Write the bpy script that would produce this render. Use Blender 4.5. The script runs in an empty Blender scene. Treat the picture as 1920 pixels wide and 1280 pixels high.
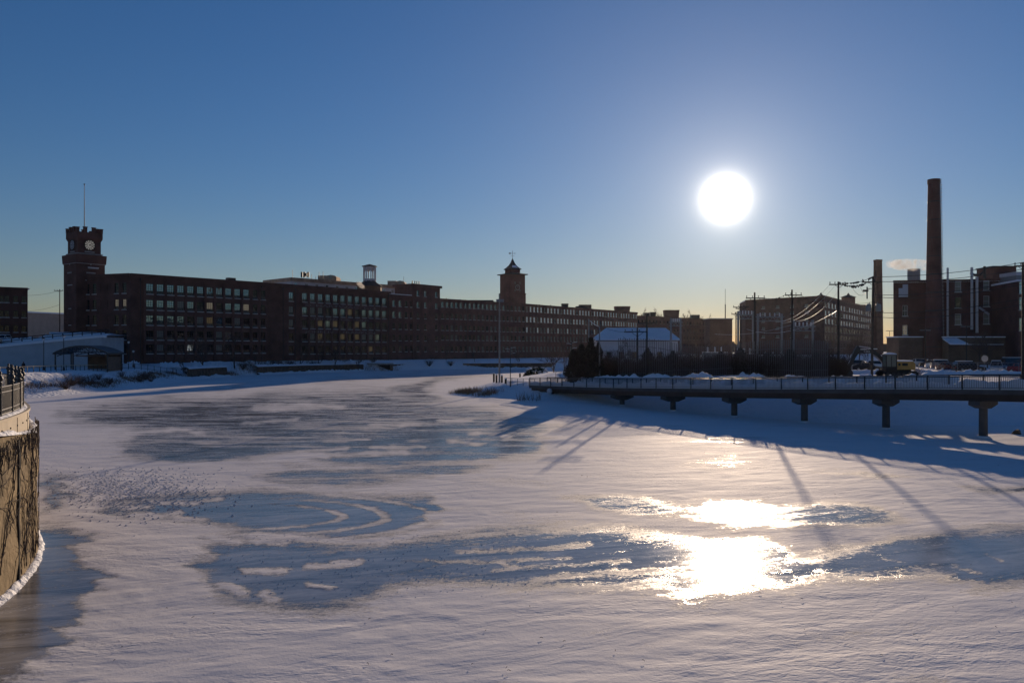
import bpy, math, random
import numpy as np
from mathutils import Matrix, Vector
R = math.radians
scene = bpy.context.scene
COL = scene.collection
rnd = random.Random(7)

# ------------------------------------------------------------------ camera model (photo pixels, 1920x1280)
F, HOR, CAMZ = 1500.0, 652.0, 7.8
def at(px, py, Y):
    return ((px-960)/F*Y, Y, CAMZ+(HOR-py)/F*Y)
def gx(px, Y): return (px-960)/F*Y
def zz(py, Y): return CAMZ+(HOR-py)/F*Y
def ice(px, py):
    Y = CAMZ*F/(py-HOR)
    return ((px-960)/F*Y, Y)

# ------------------------------------------------------------------ materials
def mat(name, col, rough=.8, metal=0., spec=.5, noise=None, bump=None, emit=None, ior=None, coat=0.):
    m = bpy.data.materials.new(name); m.use_nodes = True
    nt = m.node_tree; b = nt.nodes['Principled BSDF']
    b.inputs['Base Color'].default_value = (*col, 1)
    b.inputs['Roughness'].default_value = rough
    b.inputs['Metallic'].default_value = metal
    b.inputs['Specular IOR Level'].default_value = spec
    b.inputs['Coat Weight'].default_value = coat
    if ior: b.inputs['IOR'].default_value = ior
    if emit:
        b.inputs['Emission Color'].default_value = (*emit[:3], 1); b.inputs['Emission Strength'].default_value = emit[3]
    tc = nt.nodes.new('ShaderNodeTexCoord')
    if noise:                       # (scale, amount)
        n = nt.nodes.new('ShaderNodeTexNoise'); n.inputs['Scale'].default_value = noise[0]; n.inputs['Detail'].default_value = 6
        nt.links.new(tc.outputs['Object'], n.inputs['Vector'])
        r = nt.nodes.new('ShaderNodeMapRange')
        r.inputs['From Min'].default_value = .25; r.inputs['From Max'].default_value = .75
        r.inputs['To Min'].default_value = 1-noise[1]; r.inputs['To Max'].default_value = 1+noise[1]
        nt.links.new(n.outputs['Fac'], r.inputs['Value'])
        mx = nt.nodes.new('ShaderNodeVectorMath'); mx.operation = 'SCALE'
        mx.inputs[0].default_value = col
        nt.links.new(r.outputs['Result'], mx.inputs['Scale'])
        nt.links.new(mx.outputs['Vector'], b.inputs['Base Color'])
    if bump:                        # (scale, distance)
        n = nt.nodes.new('ShaderNodeTexNoise'); n.inputs['Scale'].default_value = bump[0]; n.inputs['Detail'].default_value = 5
        nt.links.new(tc.outputs['Object'], n.inputs['Vector'])
        bp = nt.nodes.new('ShaderNodeBump'); bp.inputs['Distance'].default_value = bump[1]; bp.inputs['Strength'].default_value = 1
        nt.links.new(n.outputs['Fac'], bp.inputs['Height'])
        nt.links.new(bp.outputs['Normal'], b.inputs['Normal'])
    return m

def brick_mat(name, c1, c2, cm, scale=1.0):
    m = mat(name, c1, .9)
    nt = m.node_tree; b = nt.nodes['Principled BSDF']
    tc = nt.nodes['Texture Coordinate'] if 'Texture Coordinate' in nt.nodes else nt.nodes.new('ShaderNodeTexCoord')
    sp = nt.nodes.new('ShaderNodeSeparateXYZ'); nt.links.new(tc.outputs['Object'], sp.inputs[0])
    ad = nt.nodes.new('ShaderNodeMath'); ad.operation = 'ADD'
    nt.links.new(sp.outputs['X'], ad.inputs[0]); nt.links.new(sp.outputs['Y'], ad.inputs[1])
    cb = nt.nodes.new('ShaderNodeCombineXYZ'); nt.links.new(ad.outputs[0], cb.inputs['X']); nt.links.new(sp.outputs['Z'], cb.inputs['Y'])
    br = nt.nodes.new('ShaderNodeTexBrick'); br.inputs['Scale'].default_value = scale
    br.inputs['Brick Width'].default_value = .3; br.inputs['Row Height'].default_value = .1; br.inputs['Mortar Size'].default_value = .012
    br.inputs['Color1'].default_value = (*c1, 1); br.inputs['Color2'].default_value = (*c2, 1); br.inputs['Mortar'].default_value = (*cm, 1)
    nt.links.new(cb.outputs[0], br.inputs['Vector'])
    n = nt.nodes.new('ShaderNodeTexNoise'); n.inputs['Scale'].default_value = .35; n.inputs['Detail'].default_value = 6
    nt.links.new(tc.outputs['Object'], n.inputs['Vector'])
    r = nt.nodes.new('ShaderNodeMapRange'); r.inputs['From Min'].default_value = .3; r.inputs['From Max'].default_value = .7
    r.inputs['To Min'].default_value = .65; r.inputs['To Max'].default_value = 1.35
    nt.links.new(n.outputs['Fac'], r.inputs['Value'])
    mx = nt.nodes.new('ShaderNodeVectorMath'); mx.operation = 'SCALE'
    nt.links.new(br.outputs['Color'], mx.inputs[0]); nt.links.new(r.outputs['Result'], mx.inputs['Scale'])
    nt.links.new(mx.outputs['Vector'], b.inputs['Base Color'])
    return m

def glass_mat(name, col, ior, rough=.03, wav=.02, emit=None):
    m = mat(name, col, rough, ior=ior, emit=emit)
    nt = m.node_tree; b = nt.nodes['Principled BSDF']
    ge = nt.nodes.new('ShaderNodeNewGeometry')
    n = nt.nodes.new('ShaderNodeTexNoise'); n.inputs['Scale'].default_value = .6; n.inputs['Detail'].default_value = 2
    nt.links.new(ge.outputs['Position'], n.inputs['Vector'])
    bp = nt.nodes.new('ShaderNodeBump'); bp.inputs['Distance'].default_value = wav
    nt.links.new(n.outputs['Fac'], bp.inputs['Height']); nt.links.new(bp.outputs['Normal'], b.inputs['Normal'])
    return m

M = {}
M['brick'] = brick_mat('mill_brick', (.125,.042,.03), (.085,.032,.025), (.12,.09,.075))
M['brick_far'] = brick_mat('mill_brick_red', (.16,.055,.04), (.12,.04,.03), (.13,.10,.085))
M['brick_tan'] = brick_mat('tan_brick', (.42,.28,.18), (.36,.23,.15), (.3,.25,.2))
M['brick_brown'] = brick_mat('brown_brick', (.16,.09,.055), (.12,.065,.04), (.16,.13,.1))
M['trim'] = mat('granite_trim', (.30,.28,.27), .8, noise=(2,.2))
M['frame_dark'] = mat('dark_window_paint', (.02,.028,.032), .5)
M['frame_white'] = mat('white_window_paint', (.55,.56,.58), .5)
M['pane'] = glass_mat('sky_tint_pane', (.02,.04,.045), 5.0)
M['pane'].node_tree.nodes['Principled BSDF'].inputs['Specular Tint'].default_value=(.60,.84,1.0,1)  # bluish tint stands in for blue sky in the reflections
M['pane_plain'] = glass_mat('plain_pane', (.008,.01,.012), 1.5)
M['pane_dayglow']=glass_mat('dayglow_pane',(.2,.22,.22),1.6,.1,emit=(.85,.95,1,.16))  # panes emit a faint glow in place of daylight seen through the mill
M['pane_low'] = glass_mat('screened_pane', (.02,.026,.03), 1.7, .25)
M['pane_blind'] = glass_mat('blind_behind_pane', (.22,.21,.18), 1.6, .1)
M['pane_lit'] = glass_mat('lamp_lit_pane', (.06,.05,.03), 1.5, .1, emit=(1,.72,.35,.045))
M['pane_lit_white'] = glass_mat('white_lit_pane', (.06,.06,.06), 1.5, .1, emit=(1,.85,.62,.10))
M['roof'] = mat('tar_roof', (.035,.035,.04), .85)
M['snow'] = mat('fresh_snow', (.80,.82,.86), .75, spec=.25, noise=(.6,.05), bump=(5,.06))
M['snow_lump'] = mat('lumpy_snow', (.80,.82,.86), .75, spec=.25, bump=(3,.25))
M['white_clad'] = mat('pale_cladding', (.50,.50,.53), .7, noise=(.4,.12))
M['tan_stone'] = mat('tan_stucco', (.34,.26,.21), .85, noise=(.5,.15))
M['metal_dark'] = mat('dark_painted_steel', (.018,.018,.02), .45, spec=.5)
M['metal_grey'] = mat('galvanised_steel', (.22,.23,.25), .45, metal=.6)
M['metal_pipe'] = mat('flue_steel', (.45,.47,.52), .35, metal=.5)
M['wood_pole'] = mat('weathered_pole_wood', (.055,.042,.034), .9, noise=(2,.3))
M['rail_green'] = mat('bridge_rail_paint', (.022,.026,.03), .38)
M['concrete'] = mat('weathered_concrete', (.30,.28,.26), .9, noise=(1.2,.22), bump=(6,.02))
M['concrete_pier'] = mat('pier_concrete', (.085,.08,.078), .85, noise=(.9,.25), bump=(6,.02))
M['deck_steel'] = mat('weathering_steel_girder', (.055,.04,.034), .75, noise=(.8,.3))
M['bark'] = mat('bare_bark', (.075,.055,.045), .95, noise=(3,.3))
M['twig'] = mat('bare_twigs', (.09,.06,.05), .95)
M['evergreen'] = mat('evergreen_needles', (.034,.026,.018), .9, noise=(1.5,.5))
M['brush']=mat('brush_stems',(.055,.036,.027),.95)
M['grass'] = mat('dead_grass', (.20,.13,.075), .95, noise=(2,.4))
M['bush'] = mat('dark_leaf_bush', (.02,.03,.018), .85)
M['stone'] = mat('dark_fieldstone', (.12,.08,.055), .95, noise=(1.4,.5), bump=(2,.25))
M['rubber'] = mat('tyre_rubber', (.015,.015,.015), .9)
M['rim'] = mat('wheel_alloy', (.4,.4,.42), .3, metal=.8)
M['auto_glass'] = mat('car_glass', (.01,.012,.014), .04, ior=1.7)
M['lamp_lens'] = mat('clear_lens', (.6,.6,.58), .1)
M['crumb'] = mat('ice_crumb',(.7,.72,.75),.5)
M['tail'] = mat('red_lens', (.3,.01,.01), .2)
M['yellow'] = mat('machine_yellow', (.42,.22,.04), .5, noise=(2,.2))
M['black'] = mat('near_black', (.008,.008,.009), .7)
M['skin'] = mat('face_skin', (.35,.2,.15), .6)
M['coat'] = mat('dark_winter_coat', (.015,.017,.025), .9)
M['ladder'] = mat('ladder_steel', (.3,.3,.32), .4, metal=.6)
M['red'] = mat('red_paint', (.35,.02,.02), .5)
M['lamp_globe'] = mat('frosted_lamp_glass', (.6,.62,.65), .3)
M['slat']=mat('slat_paint',(.12,.115,.12),.5)

# ------------------------------------------------------------------ mesh builder
class MB:
    def __init__(s): s.v=[]; s.f=[]; s.m=[]; s.cur=0
    def mi(s,i): s.cur=i; return s
    def add(s, vs, fs):
        o=len(s.v); s.v.extend([tuple(p) for p in vs])
        for f in fs: s.f.append(tuple(i+o for i in f)); s.m.append(s.cur)
        return s
    def quad(s,a,b,c,d): return s.add([a,b,c,d],[(0,1,2,3)])
    def box(s, c, size, rz=0., taper=1.):
        x,y,z=size[0]/2,size[1]/2,size[2]/2; t=taper
        P=[(-x,-y,-z),(x,-y,-z),(x,y,-z),(-x,y,-z),(-x*t,-y*t,z),(x*t,-y*t,z),(x*t,y*t,z),(-x*t,y*t,z)]
        ca,sa=math.cos(rz),math.sin(rz)
        P=[(c[0]+p[0]*ca-p[1]*sa, c[1]+p[0]*sa+p[1]*ca, c[2]+p[2]) for p in P]
        return s.add(P,[(0,3,2,1),(4,5,6,7),(0,1,5,4),(1,2,6,5),(2,3,7,6),(3,0,4,7)])
    def tube(s, pts, r, n=6, r2=None, cap=True):
        pts=[Vector(p) for p in pts]; k=len(pts); vs=[]
        for i,p in enumerate(pts):
            d=(pts[min(i+1,k-1)]-pts[max(i-1,0)])
            if d.length<1e-9: d=Vector((0,0,1))
            d.normalize()
            up=Vector((0,0,1)) if abs(d.z)<.95 else Vector((1,0,0))
            a=d.cross(up).normalized(); b=d.cross(a)
            rr = r if r2 is None else r+(r2-r)*i/(k-1)
            if isinstance(r,(list,tuple)): rr=r[i]
            for j in range(n):
                t=2*math.pi*j/n
                vs.append(p+a*math.cos(t)*rr+b*math.sin(t)*rr)
        fs=[(i*n+j,i*n+(j+1)%n,(i+1)*n+(j+1)%n,(i+1)*n+j) for i in range(k-1) for j in range(n)]
        if cap: fs+= [tuple(range(n)), tuple((k-1)*n+j for j in range(n-1,-1,-1))]
        return s.add(vs,fs)
    def lathe(s, c, prof, n=16, rot=0., sq=None):
        # prof: list of (radius, z); sq=n-gon
        vs=[]; 
        for r,z in prof:
            for j in range(n):
                t=2*math.pi*j/n+rot
                vs.append((c[0]+r*math.cos(t),c[1]+r*math.sin(t),c[2]+z))
        k=len(prof)
        fs=[(i*n+j,i*n+(j+1)%n,(i+1)*n+(j+1)%n,(i+1)*n+j) for i in range(k-1) for j in range(n)]
        fs+=[tuple(range(n-1,-1,-1)), tuple((k-1)*n+j for j in range(n))]
        return s.add(vs,fs)
    def prism(s, poly, z0, z1):
        n=len(poly)
        z0f = z0 if callable(z0) else (lambda p:z0); z1f = z1 if callable(z1) else (lambda p:z1)
        vs=[(p[0],p[1],z0f(p)) for p in poly]+[(p[0],p[1],z1f(p)) for p in poly]
        fs=[(i,(i+1)%n,n+(i+1)%n,n+i) for i in range(n)]+[tuple(range(n-1,-1,-1)),tuple(range(n,2*n))]
        return s.add(vs,fs)
    def extr(s, prof, axis_a, axis_b, org, wvec):
        # profile polygon (a,b) swept along wvec (both sides)
        n=len(prof); A=Vector(axis_a);B=Vector(axis_b);O=Vector(org);W=Vector(wvec)
        vs=[O+A*a+B*b-W*.5 for a,b in prof]+[O+A*a+B*b+W*.5 for a,b in prof]
        fs=[(i,(i+1)%n,n+(i+1)%n,n+i) for i in range(n)]+[tuple(range(n-1,-1,-1)),tuple(range(n,2*n))]
        return s.add(vs,fs)
    def ball(s,c,r,n=8,sz=1.):
        return s.lathe(c,[(r*math.sin(math.pi*i/n)+1e-4,-r*sz*math.cos(math.pi*i/n)) for i in range(n+1)],max(6,n))
    def mesh(s,name,mats,smooth=False):
        me=bpy.data.meshes.new(name); me.from_pydata(s.v,[],s.f)
        if not isinstance(mats,(list,tuple)): mats=[mats]
        for m in mats: me.materials.append(m)
        if len(mats)>1: me.polygons.foreach_set('material_index', s.m)
        if smooth: me.polygons.foreach_set('use_smooth',[True]*len(me.polygons))
        me.update(); return me
    def build(s,name,mats,parent=None,smooth=False,loc=None,rz=0.):
        o=bpy.data.objects.new(name, s.mesh(name,mats,smooth)); COL.objects.link(o)
        return place(o,parent,loc,rz)

BASE={}
def place(o,parent=None,loc=None,rz=0.):
    if loc is not None: o.location=loc
    o.rotation_euler=(0,0,rz)
    if parent is not None:
        o.parent=parent
        if parent.name in BASE: o.matrix_parent_inverse = BASE[parent.name]
    return o
def tag(o,label=None,cat=None,group=None,kind=None):
    if label: o['label']=label
    if cat: o['category']=cat
    if group: o['group']=group
    if kind: o['kind']=kind
    return o
def thing(name,label,cat,loc,rz=0.,group=None,world=False):
    """Empty at a thing's base. world=True: children are given in world coordinates."""
    o=bpy.data.objects.new(name,None); COL.objects.link(o)
    o.location=loc; o.rotation_euler=(0,0,rz); o.empty_display_size=.3
    tag(o,label,cat,group)
    if world: BASE[o.name]=(Matrix.Translation(Vector(loc))@Matrix.Rotation(rz,4,'Z')).inverted()
    return o
def kids(o): return [c for c in bpy.data.objects if c.parent==o]
def copy_tree(o,loc,rz=0.,label=None,group=None,scale=None):
    r=o.copy(); COL.objects.link(r); r.location=loc; r.rotation_euler=(0,0,rz)
    if scale is not None: r.scale=scale if hasattr(scale,'__len__') else (scale,)*3
    if label: r['label']=label
    if group: r['group']=group
    def rec(src,dst):
        for ch in kids(src):
            c=ch.copy(); COL.objects.link(c); c.parent=dst; c.matrix_parent_inverse=ch.matrix_parent_inverse
            rec(ch,c)
    rec(o,r); return r
def text_mesh(body,size,depth=.01):
    cu=bpy.data.curves.new('lettering','FONT'); cu.body=body; cu.size=size; cu.extrude=depth; cu.align_x='CENTER'
    o=bpy.data.objects.new('lettering',cu); COL.objects.link(o)
    dg=bpy.context.evaluated_depsgraph_get()
    me=bpy.data.meshes.new_from_object(o.evaluated_get(dg)); bpy.data.objects.remove(o); bpy.data.curves.remove(cu)
    return me

# ------------------------------------------------------------------ noise on arrays
def _h(ix,iy,seed):
    h=(ix*374761393+iy*668265263+seed*1442695041)&0x7fffffff
    h=((h^(h>>13))*1274126177)&0x7fffffff
    return ((h^(h>>16))&0xffff)/65535.0
def vnoise(x,y,seed=0):
    ix=np.floor(x).astype(np.int64); iy=np.floor(y).astype(np.int64); fx=x-ix; fy=y-iy
    fx=fx*fx*(3-2*fx); fy=fy*fy*(3-2*fy)
    a=_h(ix,iy,seed);b=_h(ix+1,iy,seed);c=_h(ix,iy+1,seed);d=_h(ix+1,iy+1,seed)
    return (a*(1-fx)+b*fx)*(1-fy)+(c*(1-fx)+d*fx)*fy
def fbm(x,y,o=4,seed=0):
    s=0;a=.5;t=0
    for i in range(o):
        s=s+a*vnoise(x*2**i,y*2**i,seed+i*17); t+=a; a*=.5
    return s/t
def poly_sd(X,Y,poly):
    """signed distance, negative inside"""
    n=len(poly); d=np.full(X.shape,1e18); ins=np.zeros(X.shape,bool)
    for i in range(n):
        x0,y0=poly[i]; x1,y1=poly[(i+1)%n]
        ex,ey=x1-x0,y1-y0; wx,wy=X-x0,Y-y0
        t=np.clip((wx*ex+wy*ey)/(ex*ex+ey*ey+1e-12),0,1)
        d=np.minimum(d,(wx-ex*t)**2+(wy-ey*t)**2)
        c=((y0<=Y)!=(y1<=Y)); 
        with np.errstate(divide='ignore',invalid='ignore'):
            xc=x0+(Y-y0)/(ey if abs(ey)>1e-12 else 1e-12)*ex
        ins^= c&(X<xc)
    d=np.sqrt(d); return np.where(ins,-d,d)
def sstep(a,b,x):
    t=np.clip((x-a)/(b-a),0,1); return t*t*(3-2*t)
def grid_mesh(name,X,Y,Z,mats,parent=None,attr=None):
    nr,nc=X.shape
    me=bpy.data.meshes.new(name)
    me.vertices.add(nr*nc); me.vertices.foreach_set('co',np.stack([X,Y,Z],-1).reshape(-1).astype(np.float32))
    i=np.arange(nr*nc).reshape(nr,nc)
    q=np.stack([i[:-1,:-1],i[:-1,1:],i[1:,1:],i[1:,:-1]],-1).reshape(-1,4)
    a=q[0]; 
    p0,p1,p2=[np.array([X.flat[k],Y.flat[k],Z.flat[k]]) for k in a[:3]]
    if np.cross(p1-p0,p2-p0)[2]<0: q=q[:,::-1]
    nf=len(q)
    me.loops.add(nf*4); me.loops.foreach_set('vertex_index',q.reshape(-1).astype(np.int32))
    me.polygons.add(nf); me.polygons.foreach_set('loop_start',np.arange(0,nf*4,4,dtype=np.int32)); me.polygons.foreach_set('loop_total',np.full(nf,4,np.int32))
    me.polygons.foreach_set('use_smooth',[True]*nf)
    me.update(calc_edges=True)
    for k,arr in (attr or {}).items():
        at_=me.attributes.new(k,'FLOAT','POINT'); at_.data.foreach_set('value',arr.reshape(-1).astype(np.float32))
    for m in (mats if isinstance(mats,(list,tuple)) else [mats]): me.materials.append(m)
    o=bpy.data.objects.new(name,me); COL.objects.link(o)
    if parent: o.parent=parent
    return o

# ------------------------------------------------------------------ camera, light, sky
SUN_AZ, SUN_EL = math.atan2(400,F), math.atan2(280,math.hypot(400,F))
cam=bpy.data.cameras.new('camera'); co=bpy.data.objects.new('camera',cam); COL.objects.link(co)
co.location=(0,0,CAMZ); co.rotation_euler=(R(90),0,0)
cam.lens=F*36/1920; cam.sensor_width=36; cam.shift_y=(HOR-640)/1920; cam.clip_end=20000; cam.clip_start=.2
scene.camera=co
sd=Vector((math.sin(SUN_AZ)*math.cos(SUN_EL),math.cos(SUN_AZ)*math.cos(SUN_EL),math.sin(SUN_EL)))
su=bpy.data.lights.new('sun','SUN'); su.energy=4.4; su.angle=R(.5); su.color=(1,.755,.53)
so=bpy.data.objects.new('sun',su); COL.objects.link(so); so.rotation_euler=sd.to_track_quat('Z','Y').to_euler(); so.location=(0,0,80)

w=bpy.data.worlds.new('World'); scene.world=w; w.use_nodes=True
nt=w.node_tree; nt.nodes.clear(); L=nt.links
out=nt.nodes.new('ShaderNodeOutputWorld'); bg=nt.nodes.new('ShaderNodeBackground'); bg.inputs['Strength'].default_value=.058
sky=nt.nodes.new('ShaderNodeTexSky'); sky.sky_type='NISHITA'; sky.sun_disc=False
sky.sun_elevation=SUN_EL; sky.sun_rotation=SUN_AZ; sky.altitude=60; sky.air_density=1.2; sky.dust_density=.05; sky.ozone_density=4
hs=nt.nodes.new('ShaderNodeHueSaturation'); hs.inputs['Saturation'].default_value=1.15
tn=nt.nodes.new('ShaderNodeVectorMath'); tn.operation='MULTIPLY'; tn.inputs[1].default_value=(1.06,.995,1.25)
L.new(sky.outputs[0],hs.inputs['Color']); L.new(hs.outputs[0],tn.inputs[0]); L.new(tn.outputs[0],bg.inputs['Color'])
# glow of bright air right round the sun (by true direction in the sky)
geo=nt.nodes.new('ShaderNodeTexCoord'); dt=nt.nodes.new('ShaderNodeVectorMath'); dt.operation='DOT_PRODUCT'
nm=nt.nodes.new('ShaderNodeVectorMath'); nm.operation='NORMALIZE'
L.new(geo.outputs['Generated'],nm.inputs[0]); L.new(nm.outputs[0],dt.inputs[0]); dt.inputs[1].default_value=sd
def mth(op,a,b=None):
    n=nt.nodes.new('ShaderNodeMath'); n.operation=op
    for i,x in enumerate((a,b)):
        if x is None: continue
        if isinstance(x,(int,float)): n.inputs[i].default_value=x
        else: L.new(x,n.inputs[i])
    return n.outputs[0]
ang=mth('MULTIPLY',mth('ARCCOSINE',mth('MINIMUM',dt.outputs['Value'],1.0)),180/math.pi)
def gl(width,power,amp):
    return mth('MULTIPLY',mth('EXPONENT',mth('MULTIPLY',mth('POWER',mth('DIVIDE',ang,width),power),-1.0)),amp)
gsum=mth('ADD',gl(15.0,1.6,.075),mth('ADD',mth('ADD',gl(.25,.85,80.0),gl(2.5,1.0,.55)),gl(9.0,1.0,.075)))
bg2=nt.nodes.new('ShaderNodeBackground'); bg2.inputs['Color'].default_value=(1,.90,.74,1); L.new(gsum,bg2.inputs['Strength'])
ads=nt.nodes.new('ShaderNodeAddShader'); L.new(bg.outputs[0],ads.inputs[0]); L.new(bg2.outputs[0],ads.inputs[1]); L.new(ads.outputs[0],out.inputs['Surface'])
scene.view_settings.view_transform='Standard'; scene.view_settings.look='None'; scene.view_settings.exposure=0; scene.view_settings.gamma=1
# ------------------------------------------------------------------ river ice with wind-scoured bare patches
# bare-ice patches are traced as outlines on the river and turned into a bare/snowy map on the ice sheet
PATCH=[ # outline (traced), amount, softness
 ([(100,765),(260,742),(420,737),(560,726),(700,724),(780,738),(900,760),(990,772),(1040,798),(1035,850),(965,864),(800,874),(640,882),(545,872),(600,864),(540,856),(420,866),(300,864),(210,852),(180,838),(250,818),(200,800),(120,792)],.80,9),
 ([(190,835),(330,820),(480,825),(520,845),(480,862),(330,868),(220,858)],1.0,5),
 ([(620,800),(800,790),(1000,800),(1030,846),(900,868),(720,876),(600,868)],.95,6),
 ([(130,770),(400,750),(560,765),(600,800),(500,822),(300,812),(150,795)],.95,7),
 ([(440,885),(620,876),(860,868),(960,870),(900,884),(760,903),(640,912),(500,902)],.85,5),
 ([(185,945),(330,925),(470,918),(620,922),(720,930),(800,926),(838,945),(828,975),(760,998),(640,1012),(560,1006),(480,1000),(400,985),(300,975),(210,968)],1.15,7),
 ([(370,1055),(390,1010),(480,1004),(600,1015),(700,1016),(860,1000),(1000,985),(1150,985),(1290,1005),(1440,1000),(1480,1020),(1475,1080),(1400,1112),(1300,1136),(1240,1105),(1100,1106),(900,1100),(760,1096),(700,1128),(600,1150),(480,1140),(390,1110)],1.18,13),
 ([(1065,930),(1180,924),(1260,940),(1310,965),(1240,972),(1120,957)],.9,5),
 ([(1290,932),(1420,934),(1480,948),(1560,940),(1650,950),(1730,976),(1610,987),(1480,990),(1385,988),(1290,976)],.95,5),
 ([(1440,1055),(1560,1030),(1680,1008),(1770,992),(1960,986),(2060,1000),(2060,1090),(1920,1100),(1840,1104),(1750,1078),(1640,1092),(1540,1086),(1480,1112),(1400,1092)],1.22,12),
 ([(74,895),(118,890),(132,925),(104,955),(70,968)],.85,7),
 ([(60,985),(125,984),(165,1012),(155,1040),(190,1070),(188,1108),(152,1150),(115,1208),(50,1258),(-40,1310),(-160,1330),(-160,1120),(0,1100)],1.1,7),
 ([(1296,850),(1390,846),(1435,862),(1375,876),(1285,873)],.5,4),
 ([(1240,872),(1300,876),(1372,887),(1300,884)],.35,3),
 ([(1530,880),(1620,882),(1722,896),(1640,901)],.9,3),
 ([(1780,910),(1930,910),(1930,927),(1820,921)],.9,3),
 ([(740,722),(850,700),(905,704),(810,732),(800,760),(720,745)],.8,4),
 ([(560,712),(700,705),(840,697),(1010,692),(1040,697),(880,705),(740,712),(600,722)],.7,3),
 ([(300,735),(480,715),(560,714),(440,735)],.6,4),
 ([(1680,1270),(1760,1265),(1790,1290),(1700,1300)],.7,6),
 ([(980,780),(1100,790),(1160,800),(1060,812),(960,830)],.55,8),
 ([(850,893),(960,893),(1050,915),(1080,940),(1010,915),(900,903)],.5,5),
 ([(900,940),(1010,955),(1000,990),(960,985)],.35,8),
 ([(820,1290),(1000,1210),(1200,1160),(1230,1175),(1000,1250),(900,1300)],.25,10),
 ([(1300,1260),(1500,1190),(1700,1150),(1720,1170),(1500,1230)],.25,10),
 ([(1160,808),(1400,812),(1500,840),(1300,838)],.35,8),
]
WHITE=[ # snow streaks and floes lying on the bare ice: polyline, half width, strength
 ([(480,1004),(620,1014),(720,1012),(830,990),(880,975)],4,.9),
 ([(580,1062),(640,1060),(672,1055)],5,1.),([(462,1070),(495,1070)],5,1.),([(508,1071),(528,1070)],6,1.),
 ([(420,1096),(455,1110)],6,1.),([(500,1112),(506,1124)],6,1.),([(580,1096),(618,1102)],4,1.),([(630,1052),(672,1052)],3,1.),
 ([(400,1008),(440,1016)],4,1.),([(480,1016),(535,1018)],3,1.),([(490,1000),(520,1003)],3,.8),
 ([(250,965),(300,968),(330,960)],5,.9),([(330,972),(380,975)],4,.9),([(290,940),(360,944),(420,934)],3,.8),([(230,952),(280,950)],4,.8),
 ([(860,1035),(1000,1028),(1100,1020)],4,.6),([(760,1050),(900,1052),(1060,1046)],3,.5),([(930,1068),(1080,1058),(1180,1050)],4,.5),
 ([(1000,1085),(1180,1070),(1300,1068)],5,.55),([(935,1052),(950,1060),(968,1062)],2,1.),
 ([(520,858),(640,852),(760,846)],3,.9),([(560,845),(650,840)],2,.9),([(610,828),(690,824)],2,.8),([(700,796),(780,797)],2,.8),
 ([(820,786),(880,788)],2,.9),([(880,812),(960,816)],2,.9),([(700,840),(800,838)],2,.7),([(960,790),(1030,792)],2,.9),([(840,828),(900,832)],2,.9),
 ([(230,868),(330,872),(440,866)],4,.9),([(240,812),(330,806),(380,812)],3,.8),([(460,792),(560,786)],2,.7),([(480,765),(560,760),(640,762)],3,.7),
 ([(1290,1000),(1380,1002),(1460,996)],4,.8),([(1300,928),(1440,930)],3,.6),([(1850,1040),(1880,1050)],3,.6),([(1790,1060),(1840,1075)],3,.5),
 ([(1540,1068),(1570,1085)],3,.5),([(1660,1046),(1700,1056)],2,.5),
]
gxs=np.arange(-240,2160,2.0); gys=np.arange(684,1420,2.0)
GX,GY=np.meshgrid(gxs,gys)
def blur(A,sx,sy):
    for ax,s in ((1,sx),(0,sy)):
        k=int(max(1,3*s)); x=np.arange(-k,k+1); g=np.exp(-x*x/(2*s*s)); g/=g.sum()
        P=np.pad(A,[(k,k) if a==ax else (0,0) for a in (0,1)],mode='edge')
        A=np.apply_along_axis(lambda v:np.convolve(v,g,'valid'),ax,P)
    return A
bare=np.zeros(GX.shape)
WX2=fbm(GX/14,GY/5,4,61)-.5; WY2=fbm(GX/16,GY/5,4,63)-.5
WXN=(fbm(GX/70,GY/9,5,5)-.5); WYN=(fbm(GX/70,GY/16,4,9)-.5)
for poly,amt,soft in PATCH:
    d=poly_sd(GX+WXN*110+WX2*40,GY+WYN*12+WY2*8,poly)
    bare=np.maximum(bare,amt*sstep(soft*2.6,-soft*3.0,d))
bare=blur(bare,2.0,.8)
for pl,wd,st in WHITE:
    d=np.full(GX.shape,1e9)
    for (x0,y0),(x1,y1) in zip(pl[:-1],pl[1:]):
        ex,ey=x1-x0,y1-y0; X_=GX+WXN*24+WX2*22; Y_=GY+WYN*6+WY2*7
        t=np.clip(((X_-x0)*ex+(Y_-y0)*ey)/(ex*ex+ey*ey),0,1)
        d=np.minimum(d,np.hypot((X_-x0-ex*t)*.45,Y_-y0-ey*t))
    bare*=1-st*sstep(wd*2.1,0,d)*.85
# curved wind-swirl stripes on the left patch
er=np.hypot((GX-455)/385+WX2*.05,(GY-966-(GX-455)*.0)/50+WY2*.06); th_=np.arctan2((GY-966)/50,(GX-455)/385)
st_=sstep(.25,.95,np.sin(2*math.pi*(er*4.6+.35*(fbm(GX/120,GY/20,3,91)-.5)-.12*th_)))
bare*=1-(.35+.5*fbm(GX/30,GY/9,3,97))*st_*sstep(.30,.48,er)*sstep(1.02,.96,er)*sstep(1.75,.9,np.abs(th_-.25))
bare=blur(bare,1.0,.5)
def samp(A,px,py):
    fx=np.clip((px-gxs[0])/2,0,len(gxs)-1.001); fy=np.clip((py-gys[0])/2,0,len(gys)-1.001)
    ix=fx.astype(int);iy=fy.astype(int);fx=fx-ix;fy=fy-iy
    return (A[iy,ix]*(1-fx)+A[iy,ix+1]*fx)*(1-fy)+(A[iy+1,ix]*(1-fx)+A[iy+1,ix+1]*fx)*fy
pyr=np.concatenate([[677,679,681,682.5],np.arange(684,1300,1.35),np.arange(1300,1500,4),np.arange(1500,4200,90)])
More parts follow.
